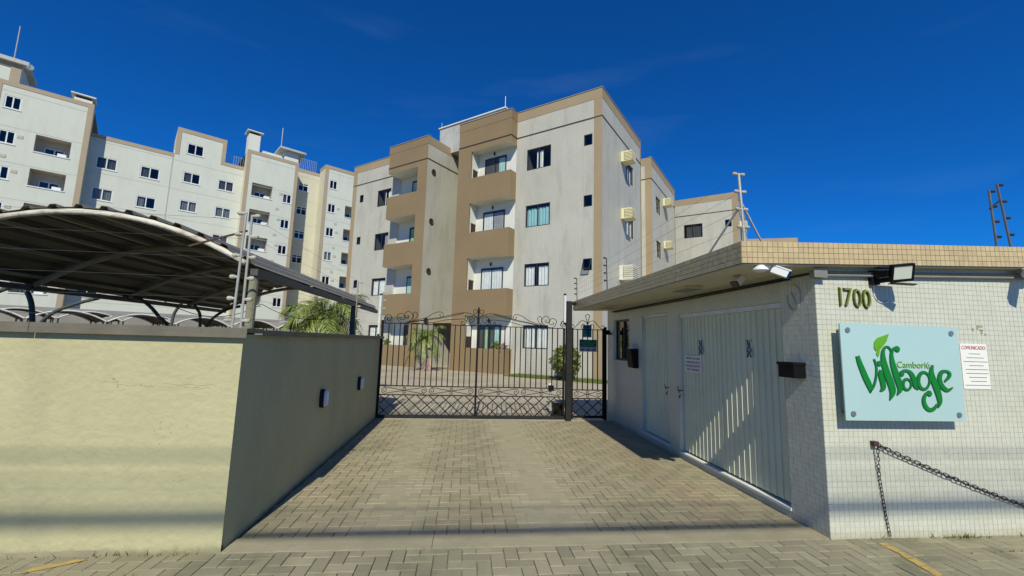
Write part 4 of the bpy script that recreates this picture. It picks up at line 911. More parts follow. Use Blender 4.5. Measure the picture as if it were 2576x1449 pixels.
opsB2 = [(10.65, 12.0, 1.37+z, 2.58+z) for z in fl]; wall(m, fB, 9.5, 17.0, -.3, ZT, opsB2); m.quad((0, 17, -.3), (-.75, 17, -.3), (-.75, 17, ZT), (0, 17, ZT))
m.build('wall', 'tileA', ca)
m = M()   # roof deck
m.quad((0, 0, ZT-.25), (-8.9, 0, ZT-.25), (-8.9, 6.9, ZT-.25), (0, 6.9, ZT-.25)); m.quad((-11.5, .4, ZT-.25), (-20.3, .4, ZT-.25), (-20.3, 14, ZT-.25), (-11.5, 14, ZT-.25)); m.quad((-8.9, 3.6, ZT-.25), (-11.5, 3.6, ZT-.25), (-11.5, 14, ZT-.25), (-8.9, 14, ZT-.25)); m.quad((0, 9.5, ZT-.25), (-20.3, 9.5, ZT-.25), (-20.3, 17, ZT-.25), (0, 17, ZT-.25)); m.quad((-.73, 6.9, ZT-.25), (-8, 6.9, ZT-.25), (-8, 9.5, ZT-.25), (-.73, 9.5, ZT-.25))
m.build('roof', 'greyC', ca)
# bays with balconies
sill = [1.30, 4.56, 7.93, 11.23]; btop = [3.12, 6.42, 9.70, 12.90]
fBay = A_(-.6)
ops1 = [(5.1, 7.93, a, b) for a, b in zip(sill, btop)]; ops2 = [(12.35, 15.15, a, b) for a, b in zip(sill, btop)]
m = M(); wall(m, fBay, 5.1, 8.9, -.3, ZT, ops1, .12)
for a, b in zip([-.3]+btop, sill+[ZT]):
    m.quad(*[B_(5.1)(u, 0, z) for u, z in ((-.6, a), (0, a), (0, b), (-.6, b))]); m.quad(*[B_(15.15)(u, 0, z) for u, z in ((-.6, a), (.4, a), (.4, b), (-.6, b))])
    for s0 in (5.22, 15.03): m.quad(*[B_(s0)(u, 0, z) for u, z in ((-.48, a), (0, a), (0, b), (-.48, b))])
for z in sill+btop:
    m.quad((-5.1, -.6, z), (-5.22, -.6, z), (-5.22, 0, z), (-5.1, 0, z)); m.quad((-15.15, -.6, z), (-15.03, -.6, z), (-15.03, .4, z), (-15.15, .4, z))
wall(m, fBay, 11.5, 15.15, -.3, ZT, ops2, .12)
m.quad((-8.9, -.6, -.3), (-8.9, 3.6, -.3), (-8.9, 3.6, ZT), (-8.9, -.6, ZT))
m.build('bay', 'tileA_brown', ca)
m = M()
for a, b in ((5.1, 8.9), (11.5, 15.15)): m.quad((-a, -.6, ZT-.02), (-b, -.6, ZT-.02), (-b, .5, ZT-.02), (-a, .5, ZT-.02))
m.build('bay_roof', 'greyC', ca)
curt = ['curtain_white', 'curtain_white', 'curtain_teal', 'curtain_green', 'curtain_grey']
random.seed(21)
def balcony(s0, s1, z0, z1, back, ds0, ds1, niche, cur, openside):
    lo = z0-.95; m = M(); fb = A_(back)
    m.quad(*[fb(u, 0, z) for u, z in ((s0, lo), (s1, lo), (s1, z1+.0), (s0, z1))])
    inn = -.48
    for s in (s0, s1):
        if s == openside: m.quad(*[(-s, y, z) for y, z in ((.0 if s < 10 else .4, lo), (back, lo), (back, z1), (.0 if s < 10 else .4, z1))])
        else: m.quad(*[(-s, y, z) for y, z in ((inn, lo), (back, lo), (back, z1), (inn, z1))])
    m.quad((-s0, inn, lo), (-s1, inn, lo), (-s1, back, lo), (-s0, back, lo)); m.quad((-s0, -.599, z1-.001), (-s1, -.599, z1-.001), (-s1, back, z1-.001), (-s0, back, z1-.001))
    b = m.build('balcony', 'plaster_white', ca)
    f = M(); zt_ = lo+2.26; ring(f, fb, ds0, ds1, lo+.01, zt_, .05, .005, .055); fbox(f, fb, (ds0+ds1)/2-.03, (ds0+ds1)/2+.03, .01, .05, lo+.06, zt_-.05); f.build('door_frame', 'frame_black', b)
    for a, c, off in ((ds0+.05, (ds0+ds1)/2, .040), ((ds0+ds1)/2, ds1-.05, .047)):
        p = M(); p.quad(*[fb(u, off, z) for u, z in ((a, lo+.06), (c, lo+.06), (c, zt_-.05), (a, zt_-.05))]); p.build('pane', 'glass', b)
    # flat sheet coloured dark for the unlit room, with its curtain
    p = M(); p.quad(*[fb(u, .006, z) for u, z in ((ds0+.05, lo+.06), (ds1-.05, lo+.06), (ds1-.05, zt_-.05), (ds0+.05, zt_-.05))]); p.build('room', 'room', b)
    for a, c, cm in cur: curtain(b, fb, ds0+.06+(ds1-ds0-.12)*a, ds0+.06+(ds1-ds0-.12)*c, lo+.1, zt_-.12, .021, cm, .35)
    lm = M(); lc = fb((ds0+ds1)/2+.1, .05, zt_+.28); lm.tube([fb((ds0+ds1)/2+.1, 0, zt_+.30), lc, lc-V((0, 0, .14))], [.05, .06, .045], 8); lm.build('lamp', 'frame_black', b)
    if niche:
        fs = B_(niche[0]); n_ = M(); s = niche[1]
        n_.box((-.38, .001*s if s > 0 else -.03, z0+.02), (.02, .03 if s > 0 else -.001, z0+.62), lambda u, d, z: V((-niche[0]+d, u, z))); n_.build('grill_niche', 'niche', b)
        n_ = M(); n_.box((-.42, 0, z0+.62), (.06, .035, z0+.66), lambda u, d, z: V((-niche[0]+d, u, z))); n_.build('niche_lintel', 'tanC', b)
c1_ = [[(0, .30, 'curtain_teal'), (.62, .72, 'curtain_green')], [(0, 1, 'curtain_white')], [(.02, .5, 'curtain_grey'), (.52, .98, 'curtain_white')], [(0, .32, 'curtain_teal')]]
c2_ = [[(.3, .75, 'curtain_teal')], [(.35, 1, 'curtain_teal')], [(.35, .95, 'curtain_green')], [(0, 1, 'curtain_teal')]]
for i in range(4):
    balcony(5.1, 7.93, sill[i], btop[i], .14, 5.88, 7.40, (7.93, 1), c1_[i], 5.1)
    balcony(12.35, 15.15, sill[i], btop[i], .55, 12.45, 13.95, None, c2_[i], 15.15)
# windows
WC = [[(.03, .97, 'curtain_white')], [(.03, .45, 'curtain_white'), (.62, .97, 'curtain_white')], [(.02, .98, 'curtain_blue')], [(.35, .5, 'curtain_white'), (.52, .62, 'curtain_white')]]
for i, z in enumerate(fl):
    window(ca, fA, 2.9, 4.42, 1.37+z, 2.6+z, .09, 'frame_black', 'glass_teal' if i == 2 else 'glass', WC[i], .05, 2, None, room)
    window(ca, fA, .52, .98, 2.02+z, 2.62+z, .06, 'frame_black', 'glass_dark', None, .035, 1, None, room)
    window(ca, fB, 3.85, 5.28, 1.37+z, 2.55+z, .09, 'frame_black', 'glass', [(.5, .95, 'curtain_white')], .05, 2, None, room)
    window(ca, fLw, 15.95, 17.4, 1.37+z, 2.6+z, .09, 'frame_black', 'glass', [[(.02, .98, 'curtain_white')], [(.02, .98, 'curtain_white')], [(.02, .35, 'curtain_grey')], [(.02, .3, 'curtain_white'), (.45, .55, 'curtain_white')]][i], .05, 2, None, room)
    window(ca, fLw, 19.0, 19.42, 2.02+z, 2.6+z, .06, 'frame_black', 'glass_dark', None, .035, 1, None, room)
    window(ca, fB, 10.65, 12.0, 1.37+z, 2.58+z, .09, 'frame_black', 'glass', [(.1, .6, 'curtain_white')], .05, 2, None, room)
# one tilted awning sash
m = M(); fr_ = lambda u, d, z: fA(u, d+.02+(5.9-z)*.42, z); m.box((.54, 0, 5.36), (.96, .03, 5.40), fr_); m.box((.54, 0, 5.86), (.96, .03, 5.90), fr_); m.box((.54, 0, 5.401), (.575, .03, 5.859), fr_); m.box((.925, 0, 5.401), (.96, .03, 5.859), fr_); sash = m.build('sash', 'frame_black', ca)
m = M(); m.quad(*[fr_(u, .015, z) for u, z in ((.57, 5.39), (.93, 5.39), (.93, 5.87), (.57, 5.87))]); m.build('pane', 'glass_dark', sash)
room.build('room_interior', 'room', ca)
# tan trims and groove line
def trims(par, segs, mat='tan_trim', nm='trim'):
    for fr, u0, u1, z0, z1, d in segs:
        m = M(); fbox(m, fr, u0, u1, .002, d, z0, z1); m.build(nm, mat, par)
trims(ca, [(fA, -.014, .43, -.3, 14.28, .012), (fA, -.014, 5.098, 14.281, ZT+.03, .014), (fB, -.01, 6.91, 14.281, ZT+.03, .012), (fB, 6.70, 6.91, -.3, 14.28, .010),
           (fLw, 15.155, 20.31, 14.281, ZT+.03, .014), (fLw, 19.87, 20.31, -.3, 14.28, .012), (B_(11.5), -.6, 3.55, 14.281, ZT+.03, .012),
           (A_(9.5), -.014, .43, -.3, 14.28, .012), (A_(9.5), -.014, .72, 14.281, ZT+.03, .014), (fB, 9.49, 17.01, 14.281, ZT+.03, .012), (fB, 16.8, 17.01, -.3, 14.28, .010)])
trims(ca, [(fBay, 5.09, 8.91, 14.3, ZT+.03, .012), (fBay, 11.49, 15.16, 14.3, ZT+.03, .012), (B_(5.1), -.599, 0, 14.3, ZT+.03, .012)], 'tileA_brown', 'trim')
trims(ca, [(fA, -.03, 5.09, 13.26, 13.31, .028), (fB, -.012, 6.9, 13.26, 13.31, .026), (fBay, 5.09, 8.92, 13.26, 13.31, .028), (B_(5.1), -.6, -.03, 13.26, 13.31, .026), (fBay, 11.48, 15.16, 13.26, 13.31, .028),
           (B_(11.5), -.6, 3.5, 13.26, 13.31, .026), (fLw, 15.17, 20.3, 13.26, 13.31, .028), (A_(9.5), -.03, .72, 13.26, 13.31, .028), (fB, 9.5, 17.0, 13.26, 13.31, .026)], 'groove', 'groove')
for fr, u0, u1 in ((fA, -.05, 5.1), (fB, -.03, 6.93), (fLw, 15.1, 20.34), (fB, 9.46, 17.04), (fBay, 5.07, 8.93), (fBay, 11.47, 15.2)): m = M(); fbox(m, fr, u0, u1, -.2, .045, ZT+.032+.0005*u0/5, ZT+.06+.0005*u0/5); m.build('flashing', 'greyC', ca)
for z in (12.54, 9.24, 6.0, 2.85):     # round vents on the side of the bay
    m = M(); c = B_(11.5); n = 16
    m.tube([c(-.03, .004, z), c(-.03, .03, z)], .19, n); v_ = m.build('vent', 'niche', ca)
    m = M(); m.tube([c(-.03+.17*math.cos(a), .035, z+.17*math.sin(a)) for a in [2*math.pi*k/n for k in range(n)]], .03, 6, closed=True)
    for s in (-.08, 0, .08): m.bar(c(-.16, .036, z+s), c(.10, .036, z+s), .01, .02)
    m.build('vent_grille', 'groove', v_)
# lift and stair tower on the roof
m = M(); m.box((-12.6, 1.55, ZT-.3), (-7.05, 6, 16.5)); tw = m.build('stair_tower', 'tower_grey', ca); m = M(); m.box((-12.68, 1.47, 16.502), (-6.97, 6.1, 16.58)); m.build('tower_cap', 'plaster_white', tw)
m = M()
for s in (7.1, 12.5): m.tube([(-s, 1.6, 16.58), (-s, 1.6, 17.35 if s < 10 else 17.0)], .02, 6)
m.build('lightning_rod', 'alu', tw)
# entrance recess: canopy and dark door
m = M(); m.box((-11.49, .6, 2.75), (-8.91, 3.5, 3.0)); m.build('entrance_canopy', 'tan_trim', ca)
m = M(); m.box((-10.9, 3.52, 0), (-9.3, 3.59, 2.5)); m.build('entrance_door', 'wood_door', ca)
m = M(); fbox(m, B_(11.5), -.2, .12, .004, .10, .95, 1.75); fbox(m, B_(11.5), .2, .42, .004, .10, 1.2, 1.9); m.build('meter_box', 'plaster_white', ca)
# air conditioners
rotA = ca.rotation_euler.z; Mw = Matrix.Translation(ca.location) @ Matrix.Rotation(rotA, 4, 'Z')
def aircon(o, z, w_, h, dp, lb, mt='ac_cream', s0=0.):
    loc = Mw @ V((-s0, o, z)); t = thing('air_conditioner', lb, 'air conditioner', loc, rotA, 'air conditioners on the side wall', True)
    m = M(); m.box((.016, -w_/2, 0), (dp, w_/2, h)); m.build('case', mt, t)
    for i in range(6):
        zz = h*(.12+.14*i); m = M(); m.box((dp*.35, -w_/2-.025, zz), (dp+.03, w_/2+.025, zz+h*.075), lambda x, y, z: V((x, y, z-.05*(x-dp*.35)))); m.build('louvre', mt, t)
    m = M(); m.box((dp*.3, -w_/2-.004, h*.1), (dp+.004, w_/2+.004, h*.93)); m.build('louvre_shade', 'ac_shade', t)  # darker cream box, the shade between the louvres put into its colour
aircon(3.25, 11.93, .72, .58, .62, 'cream louvred air conditioner above the topmost window of end wall'); aircon(3.25, 8.62, .72, .58, .62, 'cream louvred air conditioner above the middle window of end wall')
aircon(3.05, 5.15, 1.05, .78, .75, 'large off-white louvred air conditioner just above the gatehouse roof', 'ac_white')
aircon(13.1, 12.25, .72, .55, .55, 'cream louvred air conditioner high on the rear part of the block'); aircon(13.1, 8.95, .72, .55, .55, 'cream louvred air conditioner lower on the rear part of the block')

# rear block of the same estate
cr = block_root('apartment_building', 'rear cream apartment block with tan corner seen beyond the tiled block', ca.location, rotA)
f3 = A_(19.7); f3b = B_(-4.5); room = M()
op3 = [(-1.72, -.2, 1.4+z, 2.62+z) for z in fl]+[(-4.0, -3.5, 2.05+z, 2.68+z) for z in fl]; op3b = [(22.5, 24.0, 1.4+z, 2.6+z) for z in fl]
m = M(); wall(m, f3, -4.5, 9, -.3, ZT, op3); wall(m, f3b, 19.7, 30, -.3, ZT, op3b); m.quad((-9, 19.7, ZT-.2), (4.5, 19.7, ZT-.2), (4.5, 30, ZT-.2), (-9, 30, ZT-.2)); m.quad((-9, 30, -.3), (4.5, 30, -.3), (4.5, 30, ZT), (-9, 30, ZT)); m.build('wall', 'tileA', cr)
for i, z in enumerate(fl):
    window(cr, f3, -1.72, -.2, 1.4+z, 2.62+z, .09, 'frame_black', 'glass_dark', [(.05, .9, 'curtain_grey')], .05, 2, None, room); window(cr, f3, -4.0, -3.5, 2.05+z, 2.68+z, .06, 'frame_black', 'glass_dark', None, .035, 1, None, room)
    window(cr, f3b, 22.5, 24.0, 1.4+z, 2.6+z, .09, 'frame_black', 'glass', None, .05, 2, None, room)
room.build('room_interior', 'room', cr)
trims(cr, [(f3, -4.514, -4.08, -.3, 14.28, .012), (f3, -4.514, 8.9, 14.281, ZT+.03, .014), (f3b, 19.69, 30, 14.281, ZT+.03, .012)]); trims(cr, [(f3, -4.53, 8.9, 13.26, 13.31, .028), (f3b, 19.7, 30, 13.26, 13.31, .026)], 'groove', 'groove')
t_ = aircon(21.3, 12.0, .72, .55, .55, 'cream louvred air conditioner on the far rear block beside the fence post', 'ac_cream', -4.5); aircon(21.3, 8.7, .72, .55, .55, 'cream louvred air conditioner half hidden behind the gatehouse roof corner', 'ac_cream', -4.5)
fb_ = block_root('apartment_building', 'distant block whose tan roof edge just shows above the gatehouse roof', (35.6, 46.1, 0), R(-20))
m = M(); m.box((-3.1, 0, -.2), (3.1, 8, 14.28)); m.build('wall', 'tileA', fb_); m = M(); m.box((-3.2, -.1, 14.282), (3.2, 8.1, 14.85)); m.build('roof', 'tan_trim', fb_)

# ================================================================== APARTMENT BLOCK C (left)
CT = R(54.1); cc = block_root('apartment_building', 'tall pale seven storey apartment block with tan corner strips behind the carport', (-34.751, 42.458, 0), math.atan2(math.cos(CT), math.sin(CT)))
fC = lambda off: Frame((0, -off, 0), (1, 0, 0), (0, -1, 0)); sC = lambda s, sg_=-1: Frame((s, 0, 0), (0, -1, 0), (sg_, 0, 0))   # side frames: u = off
room = M(); st = 3.05
def rows(top, n): return [top-st*k for k in range(n)]
segs = []   # (name, off, s0, s1, ztop, ops, balconies)
def cfac(off, s0, s1, zt, wins, bals, mat='plasterC', tr=False, zb_=-.3):
    ops = [w_[:4] for w_ in wins]+[b[:4] for b in bals]
    m = M(); wall(m, fC(off), s0, s1, zb_, zt, ops, .12); wl = m.build('wall', mat, cc)
    for a, b, c, d, cur in wins: window(cc, fC(off), a, b, c, d, .07, 'frame_white', 'glass_dark', cur, .085, 2, 'frame_white', room, tr)
    for a, b, c, d in bals:
        m = M(); k = 1.1; f = fC(off-.12)
        m.quad(f(a, -k, c-.0), f(b, -k, c), f(b, -k, d), f(a, -k, d)); m.quad(f(a, 0, c), f(a, -k, c), f(a, -k, d), f(a, 0, d)); m.quad(f(b, 0, c), f(b, -k, c), f(b, -k, d), f(b, 0, d)); m.quad(f(a, 0, d), f(b, 0, d), f(b, -k, d), f(a, -k, d)); m.quad(f(a, 0, c), f(b, 0, c), f(b, -k, c), f(a, -k, c))
        bo = m.build('balcony', 'plate', cc); fbk = fC(off-.12-k+.03)
        m = M(); u0, u1 = a+(b-a)*.22, a+(b-a)*.80; ring(m, fbk, u0, u1, c-.0+.001, c+(d-c)*.55, .06, 0, .05); fbox(m, fbk, (u0+u1)/2-.04, (u0+u1)/2+.04, .002, .046, c+.06, c+(d-c)*.55-.06); m.build('door_frame', 'frame_white', bo)
        m = M(); m.quad(*[fbk(u, .01, z) for u, z in ((u0+.06, c+.05), (u1-.06, c+.05), (u1-.06, c+(d-c)*.55-.06), (u0+.06, c+(d-c)*.55-.06))]); m.build('pane', 'lens', bo)
        if random.random() < .6:
            m = M(); fbox(m, fC(off), b-.75, b-.2, -.5, -.1, c+.002, c+.28); m.build('outdoor_unit', 'plastic_white', bo)
        m = M(); fbox(m, fC(off), a-.05, b+.05, .003, .05, c-.09, c-.002); m.build('sill', 'frame_white', bo)
random.seed(4)
def rc():
    x = random.random()
    return None if x < .4 else [(.03, .97, 'curtain_white')] if x < .55 else [(.03, .48, 'curtain_grey')] if x < .7 else [(.05, .4, 'curtain_white')] if x < .85 else [(.1, .9, 'curtain_grey')]
cfac(1.2, -6.95, -1.12, 22.35, [(-6.35, -5.4, z-1.13, z, rc()) for z in rows(21.15, 7)], [(-4.3, -2.15, z-1.5, z) for z in rows(18.33, 6)])
wa = [(a, b, z-1.17, z, rc()) for a, b in ((-.53, .92), (2.6, 4.08)) for z in rows(18.05, 6)]
wb = [(a, b, z-1.15, z, rc()) for a, b in ((5.94, 7.4), (8.98, 10.42)) for z in rows(18.45, 6)]
wa[1] = wa[1][:4]+([(.03, .97, 'curtain_white')],)
wb[8] = wb[8][:4]+([(.03, .97, 'curtain_red')],)
cfac(0, -1.4, 4.95, 20.06, wa, []); cfac(0, 4.95, 11.4, 20.47, wb, [])
cfac(-.001, 5.05, 9.36, 23.0, [(5.98, 7.41, 20.42, 21.6, None)], [], zb_=20.0)
cfac(1.2, 11.2, 16.5, 22.25, [(15.1, 16.05, z-1.1, z, rc()) for z in rows(18.16, 5)], [(11.95, 14.0, z-1.5, z) for z in rows(18.62, 5)])
cfac(-1.0, 16.4, 19.65, 22.45, [(17.2, 18.4, z-1.05, z, None) for z in rows(20.72, 6)], [], 'creamC', True)
cfac(1.2, 19.6, 30, 23.05, [(20.2, 21.15, z-1.14, z, rc()) for z in rows(21.3, 6)], [(22.35, 24.5, z-1.47, z) for z in rows(18.42, 5)])
m = M()
for s, a, b, zt in ((-6.95, 1.2, -10, 22.35), (11.2, -.0, 1.2, 22.25), (19.6, -1, 1.2, 23.05), (-1.12, 0, 1.2, 22.35), (16.5, -1, 1.2, 22.25), (30, -10, 1.2, 23.05)): m.quad((s, -a, -.3), (s, -b, -.3), (s, -b, zt), (s, -a, zt))
for s, z0, zt in ((5.05, 20.0, 23.0), (9.36, 20.4, 23.0)): m.quad((s, 0, z0), (s, 4.5, z0), (s, 4.5, zt), (s, 0, zt))
m.quad((5.05, 4.5, 20), (9.36, 4.5, 20), (9.36, 4.5, 23), (5.05, 4.5, 23)); m.quad((5.05, 0, 22.97), (9.36, 0, 22.97), (9.36, 4.5, 22.97), (5.05, 4.5, 22.97))
m.quad((-6.95, 10, -.3), (30, 10, -.3), (30, 10, 22.2), (-6.95, 10, 22.2)); m.build('side_wall', 'creamC', cc)
m = M()
for a, b, o, z in ((-6.95, -1.12, -1.2, 22.2), (-1.4, 4.95, 0, 19.9), (4.95, 11.4, 0, 20.3), (11.2, 16.5, -1.2, 22.1), (16.4, 19.65, 1, 22.3), (19.6, 30, -1.2, 22.9)): m.quad((a, o, z), (b, o, z), (b, 10, z), (a, 10, z))
m.build('roof', 'greyC', cc)
f1, f0, f4 = fC(1.2), fC(0), fC(-1.0)
trims(cc, [(f1, -6.96, -6.6, -.3, 22.0, .03), (f1, -1.5, -1.11, -.3, 22.0, .03), (f1, -6.96, -1.11, 22.001, 22.38, .032), (f0, -1.1, 5.0, 19.72, 20.1, .03), (f0, 5.04, 5.4, 20.101, 22.6, .03), (f0, 9.0, 9.37, 20.15, 22.6, .03), (f0, 5.04, 9.37, 22.601, 23.03, .032), (f0, 9.371, 11.19, 20.12, 20.5, .03),
           (f1, 11.19, 11.55, -.3, 21.9, .03), (f1, 16.15, 16.51, -.3, 21.9, .03), (f1, 11.19, 16.51, 21.901, 22.28, .032), (f4, 16.51, 19.59, 22.1, 22.48, .03), (f1, 19.59, 20.0, -.3, 22.65, .03), (f1, 19.59, 30, 22.651, 23.08, .032), (sC(19.6), -.96, 1.2, 22.651, 23.08, .02)], 'tanC')
m = M()
for fr, a, b, zt in ((f1, -6.58, -1.52, 21.5), (f0, -1.1, 4.9, 19.45), (f0, 5.0, 11.15, 19.4), (f1, 11.57, 16.13, 21.4), (f4, 16.52, 19.58, 21.5), (f1, 20.02, 30, 22.2)):
    z = zt
    while z > 3: fbox(m, fr, a, b, .001, .006, z, z+.035); z -= st
fbox(m, f0, 4.9, 4.98, .001, .02, 0, 19.7)
m.build('joint_line', 'jointC', cc)
for fr, s, zs in ((f1, -5.15, rows(17.9, 5)), (f1, -5.9, rows(16.0, 4)), (f1, 14.65, rows(16.3, 4)), (f1, 21.5, rows(17.9, 4)), (f1, 14.9, rows(18.15, 4)), (f1, 21.3, rows(15.9, 3))):
    for z in zs: m = M(); fbox(m, fr, s-.17, s+.17, .002, .03, z-.26, z); m.build('vent_plate', 'plate', cc)
# roof furniture of block C: chimneys, tank tower, rails, aerials
def chimney(x0, x1, y0, y1, z0, z1):
    m = M(); m.box((x0, y0, z0), (x1, y1, z1)); c = m.build('chimney', 'plaster_white', cc); m = M(); m.box((x0+.1, y0+.1, z1+.002), (x1-.1, y1-.1, z1+.25)); m.build('chimney_throat', 'groove', c); m = M(); m.box((x0-.22, y0-.22, z1+.252), (x1+.22, y1+.22, z1+.36)); m.build('chimney_cap', 'plaster_white', c)
chimney(-2.5, -1.3, -.9, .3, 22.1, 22.75); chimney(11.25, 12.4, -.6, .7, 22.0, 24.4); chimney(15.6, 17.2, 2.0, 4.0, 22.0, 24.6)
m = M(); m.box((-9.5, 1.2, 22.1), (-6.15, 5, 25.0)); tk = m.build('tank_tower', 'plasterC', cc); m = M(); m.box((-6.75, 1.13, 22.1), (-6.12, 1.195, 24.6)); m.box((-9.5, 1.13, 24.601), (-6.12, 1.195, 25.0)); m.build('tower_trim', 'tanC', tk)
m = M(); m.box((-9.7, .8, 25.002), (-5.7, 5.3, 25.35)); m.build('tower_cap', 'tower_grey', tk); m = M(); m.tube([(-6.9, 2.5, 25.35), (-6.9, 2.5, 29.2)], .045, 6); m.build('aerial', 'alu', tk)
m = M(); m.tube([(-5.75, 1.2, 25.05), (-5.6, .9, 25.0)], [.28, .22], 12); m.build('dish', 'plaster_white', tk)
m = M(); m.box((13.3, 2.5, 22.0), (16.0, 4.6, 24.0)); tk = m.build('tank_tower', 'plaster_white', cc); m = M(); m.box((14.9, 1.4, 24.61), (17.9, 4.7, 24.85)); m.build('tower_cap', 'tower_grey', tk); m = M(); m.tube([(15.2, 2.4, 24.85), (15.2, 2.4, 27.6)], .04, 6); m.build('aerial', 'alu', tk)
def rail(x0, x1, y, z, h=.95):
    m = M(); n = int((x1-x0)/.2)
    for k in range(n+1): m.tube([(x0+(x1-x0)*k/n, y, z), (x0+(x1-x0)*k/n, y, z+h)], .02, 5)
    m.tube([(x0, y, z+h), (x1, y, z+h)], .03, 5); m.build('roof_rail', 'alu', cc)
rail(9.6, 11.2, 1.0, 20.5, 1.3); rail(17.3, 19.2, 1.4, 22.5, 1.5); rail(-6.0, -4.6, 1.2, 22.4, .8)
room.build('room_interior', 'room', cc)

# ================================================================== FAR CARPORTS and rear wall
rd = V((.70, .714, 0)).normalized(); pd = V((-rd.y, rd.x, 0)); c0 = V((-25.6, 25.3, 0)); ra = math.atan2(rd.y, rd.x)
def far_port(loc, w_, dp, zt, lb):
    t = thing('carport', lb, 'carport', loc, ra, 'arched carports along the far yard', True); h = .55; fz = lambda x: zt-h*(2*x/w_)**2
    m = M(); m2_ = M(); sheet(m, m2_, -w_/2, w_/2, 0, dp, fz, .25, .02); rs = m.build('roof_sheet', 'sheet_under', t); m2_.build('top_face', 'sheet_top', rs)
    for y in (0, dp): m = M(); m.tube([(-w_/2+w_*k/14, y, fz(-w_/2+w_*k/14)-.02) for k in range(15)], .045, 6); m.build('rim', 'far_rim', t)
    for sx in (-1, 1):
        for y in (.3, dp-.3): m = M(); m.box((sx*w_/2*.94-.04, y-.04, 0), (sx*w_/2*.94+.04, y+.04, fz(w_/2*.94)-.01)); m.build('post', 'steel_grey', t)
    for k in range(3):
        m = M(); y = dp*(k+1)/4; m.tube([(-w_/2+w_*j/10, y, fz(-w_/2+w_*j/10)-.05) for j in range(11)], .03, 5); m.build('arch', 'steel_grey', t)
for i in range(7):
    far_port(c0+rd*3.35*i, 3.3, 5.0, 2.82, 'low dark arched carport with white rim in the front row of far yard')
for i in range(6):
    far_port(c0+rd*(3.35*i+1.7)+pd*6.2, 3.3, 5.0, 3.0, 'low dark arched carport with white rim in the back row of far yard')
yw = thing('yard_wall', 'long low grey wall behind the far carports', 'wall', c0+pd*12.2, ra, None, True); m = M(); m.box((-14, 0, -.1), (26, .2, 3.35)); m.build('wall_body', 'greyC', yw)

# ================================================================== PLANTS
def frond(parent, base, dirv, length, droop, mat, nl=46, ll=.42, up_=.75):
    d = V((dirv[0], dirv[1], 0)).normalized(); P = []; n = 16
    for k in range(n+1):
        t = k/n; P.append(V(base)+d*length*(t*.92)+V((0, 0, up_*length*t-droop*length*t*t*1.2)))
    m = M(); m.tube(P, [.016*(1-.8*k/n)+.002 for k in range(n+1)], 5); sd_ = d.cross(V((0, 0, 1)))
    for i in range(nl):
        t = .14+.86*i/nl; k = min(int(t*n), n-1); f = t*n-k; p = P[k].lerp(P[k+1], f); tg = (P[k+1]-P[k]).normalized()
        for s in (-1, 1):
            L_ = ll*(1-.55*abs(t-.45)**1.2)*random.uniform(.8, 1.1); dr = (sd_*s*random.uniform(.6, .9)+tg*.75+V((0, 0, random.uniform(-.55, .12)))).normalized()
            q = p+dr*L_*.55; e = p+dr*L_+V((0, 0, -L_*random.uniform(.18, .42))); wv = tg.cross(dr).cross(dr).normalized()*.011 if tg.cross(dr).length > .1 else tg*.011
            i0 = len(m.v); m.v += [tuple(p-wv*.6), tuple(p+wv*.6), tuple(q+wv), tuple(q-wv), tuple(e)]; m.f += [(i0, i0+1, i0+2, i0+3), (i0+3, i0+2, i0+4)]
    return m.build('frond', mat, parent)
def palm(lb, loc, h, n, ln, seed, lean=(0, 0)):
    random.seed(seed); t = thing('palm_tree', lb, 'palm tree', loc); b = V(loc); tp = b+V((lean[0], lean[1], h))
    m = M(); P = [b.lerp(tp, k/10)+V((.02*math.sin(k), 0, 0)) for k in range(11)]; m.tube(P, [.10*(1-.25*k/10)*(1.12 if k % 2 else .95)*(ln/1.6) for k in range(11)], 9); m.build('trunk', 'bark', t)
    for i in range(n):
        a = i*2.399+random.uniform(-.3, .3); lv = i/n
        frond(t, tp+V((0, 0, .05)), (math.cos(a), math.sin(a)), ln*random.uniform(.85, 1.1), .55+.75*lv+random.uniform(-.1, .1), 'palm_dry' if lv > .86 else 'palm_leaf', 42, .36*ln, 1.15-1.2*lv)
    return t
palm('feathery green palm with arching fronds growing beside the near carport', (-4.25, 13.2, 0), 2.25, 27, 1.3, 3)
t = thing('plant_pot', 'square pinkish planter box in front of the tiled bay', 'plant pot', (-2.0, 24.0, 0)); m = M(); m.box((-2.28, 23.75, 0), (-1.75, 24.25, .68), lambda x, y, z: V((-2.0+(x+2.0)*(.8+.3*z), 24+(y-24)*(.8+.3*z), z))); m.build('pot', 'pot_pink', t)
palm('small potted palm with drooping fronds before the tiled bay', (-2.02, 24.0, .66), 1.15, 18, 1.15, 9, (-.2, 0))
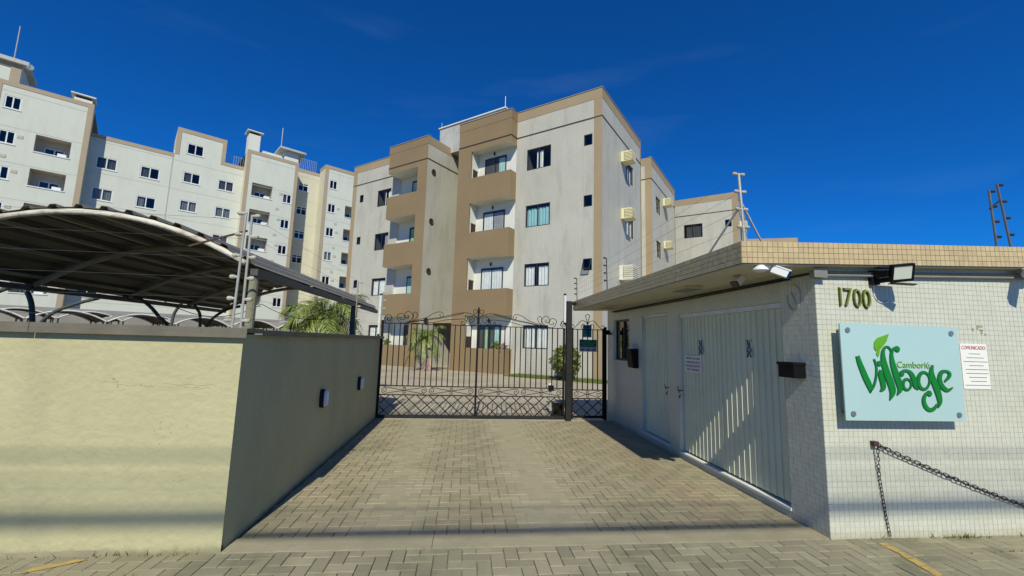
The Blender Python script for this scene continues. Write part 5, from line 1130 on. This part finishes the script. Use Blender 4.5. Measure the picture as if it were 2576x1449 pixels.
def bush(lb, loc, rx, rz, n, mat, seed, name='round_shrub', leaf=.07):
    random.seed(seed); t = thing(name, lb, 'shrub', loc); m = M(); c = V(loc)+V((0, 0, rz+.12))
    for k in range(n):
        v = V((random.gauss(0, 1), random.gauss(0, 1), random.gauss(0, 1))).normalized(); r_ = random.uniform(.62, 1.03)+.09*math.sin(v.x*5+v.z*7+v.y*3)+.07*math.sin(v.x*11-v.z*9)
        p = c+V((v.x*rx*r_, v.y*rx*r_, v.z*rz*r_)); nn = (v+V((random.gauss(0, .5), random.gauss(0, .5), random.gauss(0, .5)))).normalized(); a = nn.orthogonal().normalized(); a = (Matrix.Rotation(random.uniform(0, 6.28), 3, nn) @ a); b = nn.cross(a); s = leaf*random.uniform(.6, 1.2)
        m.poly([p-a*s, p-a*s*.2+b*s*.45, p+a*s, p-a*s*.2-b*s*.45])
    m.build('crown', mat, t); m = M(); m.tube([V(loc), V(loc)+V((.02, 0, rz*.7)), c], [.05, .045, .03], 7)
    for k in range(7):
        a = k*.9; m.tube([V(loc)+V((0, 0, rz*.7)), c+V((math.cos(a)*rx*.6, math.sin(a)*rx*.6, random.uniform(-.2, .5)*rz))], [.025, .01], 5)
    m.build('trunk', 'bark', t); return t
bush('clipped round green shrub on the grass in front of the tiled block', (4.65, 19.35, 0), .68, .76, 2600, 'bush_leaf', 2, leaf=.085)
# grass strip at the foot of the block
random.seed(6); m = M(); Rz = Mw
for k in range(7000):
    s, o = random.uniform(-.6, 4.6), random.uniform(-1.5, -.02); p = Rz @ V((-s, o, 0)); h = random.uniform(.04, .12); a = random.uniform(0, 6.28); dx, dy = .012*math.cos(a), .012*math.sin(a)
    i0 = len(m.v); m.v += [(p.x-dx, p.y-dy, 0), (p.x+dx, p.y+dy, 0), (p.x+random.uniform(-.05, .05), p.y+random.uniform(-.05, .05), h)]; m.f.append((i0, i0+1, i0+2))
q = [Rz @ V((-s, o, .004)) for s, o in ((-.6, -1.5), (4.6, -1.5), (4.6, 0), (-.6, 0))]; m.poly(q)
tag(struct(m.build('lawn', 'grass'), 'stuff'), 'strip of short grass at the foot of the tiled block', 'grass')
# pots on the ground floor parapets
for s, o, hgt, lb in ((5.35, -.35, .5, 'small leafy plant with reddish flowers on the parapet beside sliding door'), (5.9, -.3, .6, 'bushy dark plant on the parapet of the ground floor bay'), (14.6, -.3, .55, 'spiky pale plant on the parapet of the other bay')):
    p = Mw @ V((-s, o, 0.36)); random.seed(int(s*10)); t = thing('potted_plant', lb, 'plant', p); m = M(); m.tube([p, p+V((0, 0, .8))], [.13, .17], 10); m.build('pot', 'pot_pink', t); m = M()
    for k in range(160):
        a, r_ = random.uniform(0, 6.28), random.uniform(0, .28); q = p+V((r_*math.cos(a), r_*math.sin(a), .8+random.uniform(0, hgt)*(1-r_))); v = V((random.gauss(0, 1), random.gauss(0, 1), random.gauss(0, .6))).normalized()*.07; b = v.orthogonal()*.4; m.poly([q-v, q+b, q+v, q-b])
    for k in range(5): m.tube([p+V((0, 0, .75)), p+V((random.uniform(-.15, .15), random.uniform(-.15, .15), .8+hgt*.8))], .008, 4)
    m.build('foliage', 'flower' if s < 5.6 else 'bush_leaf', t)
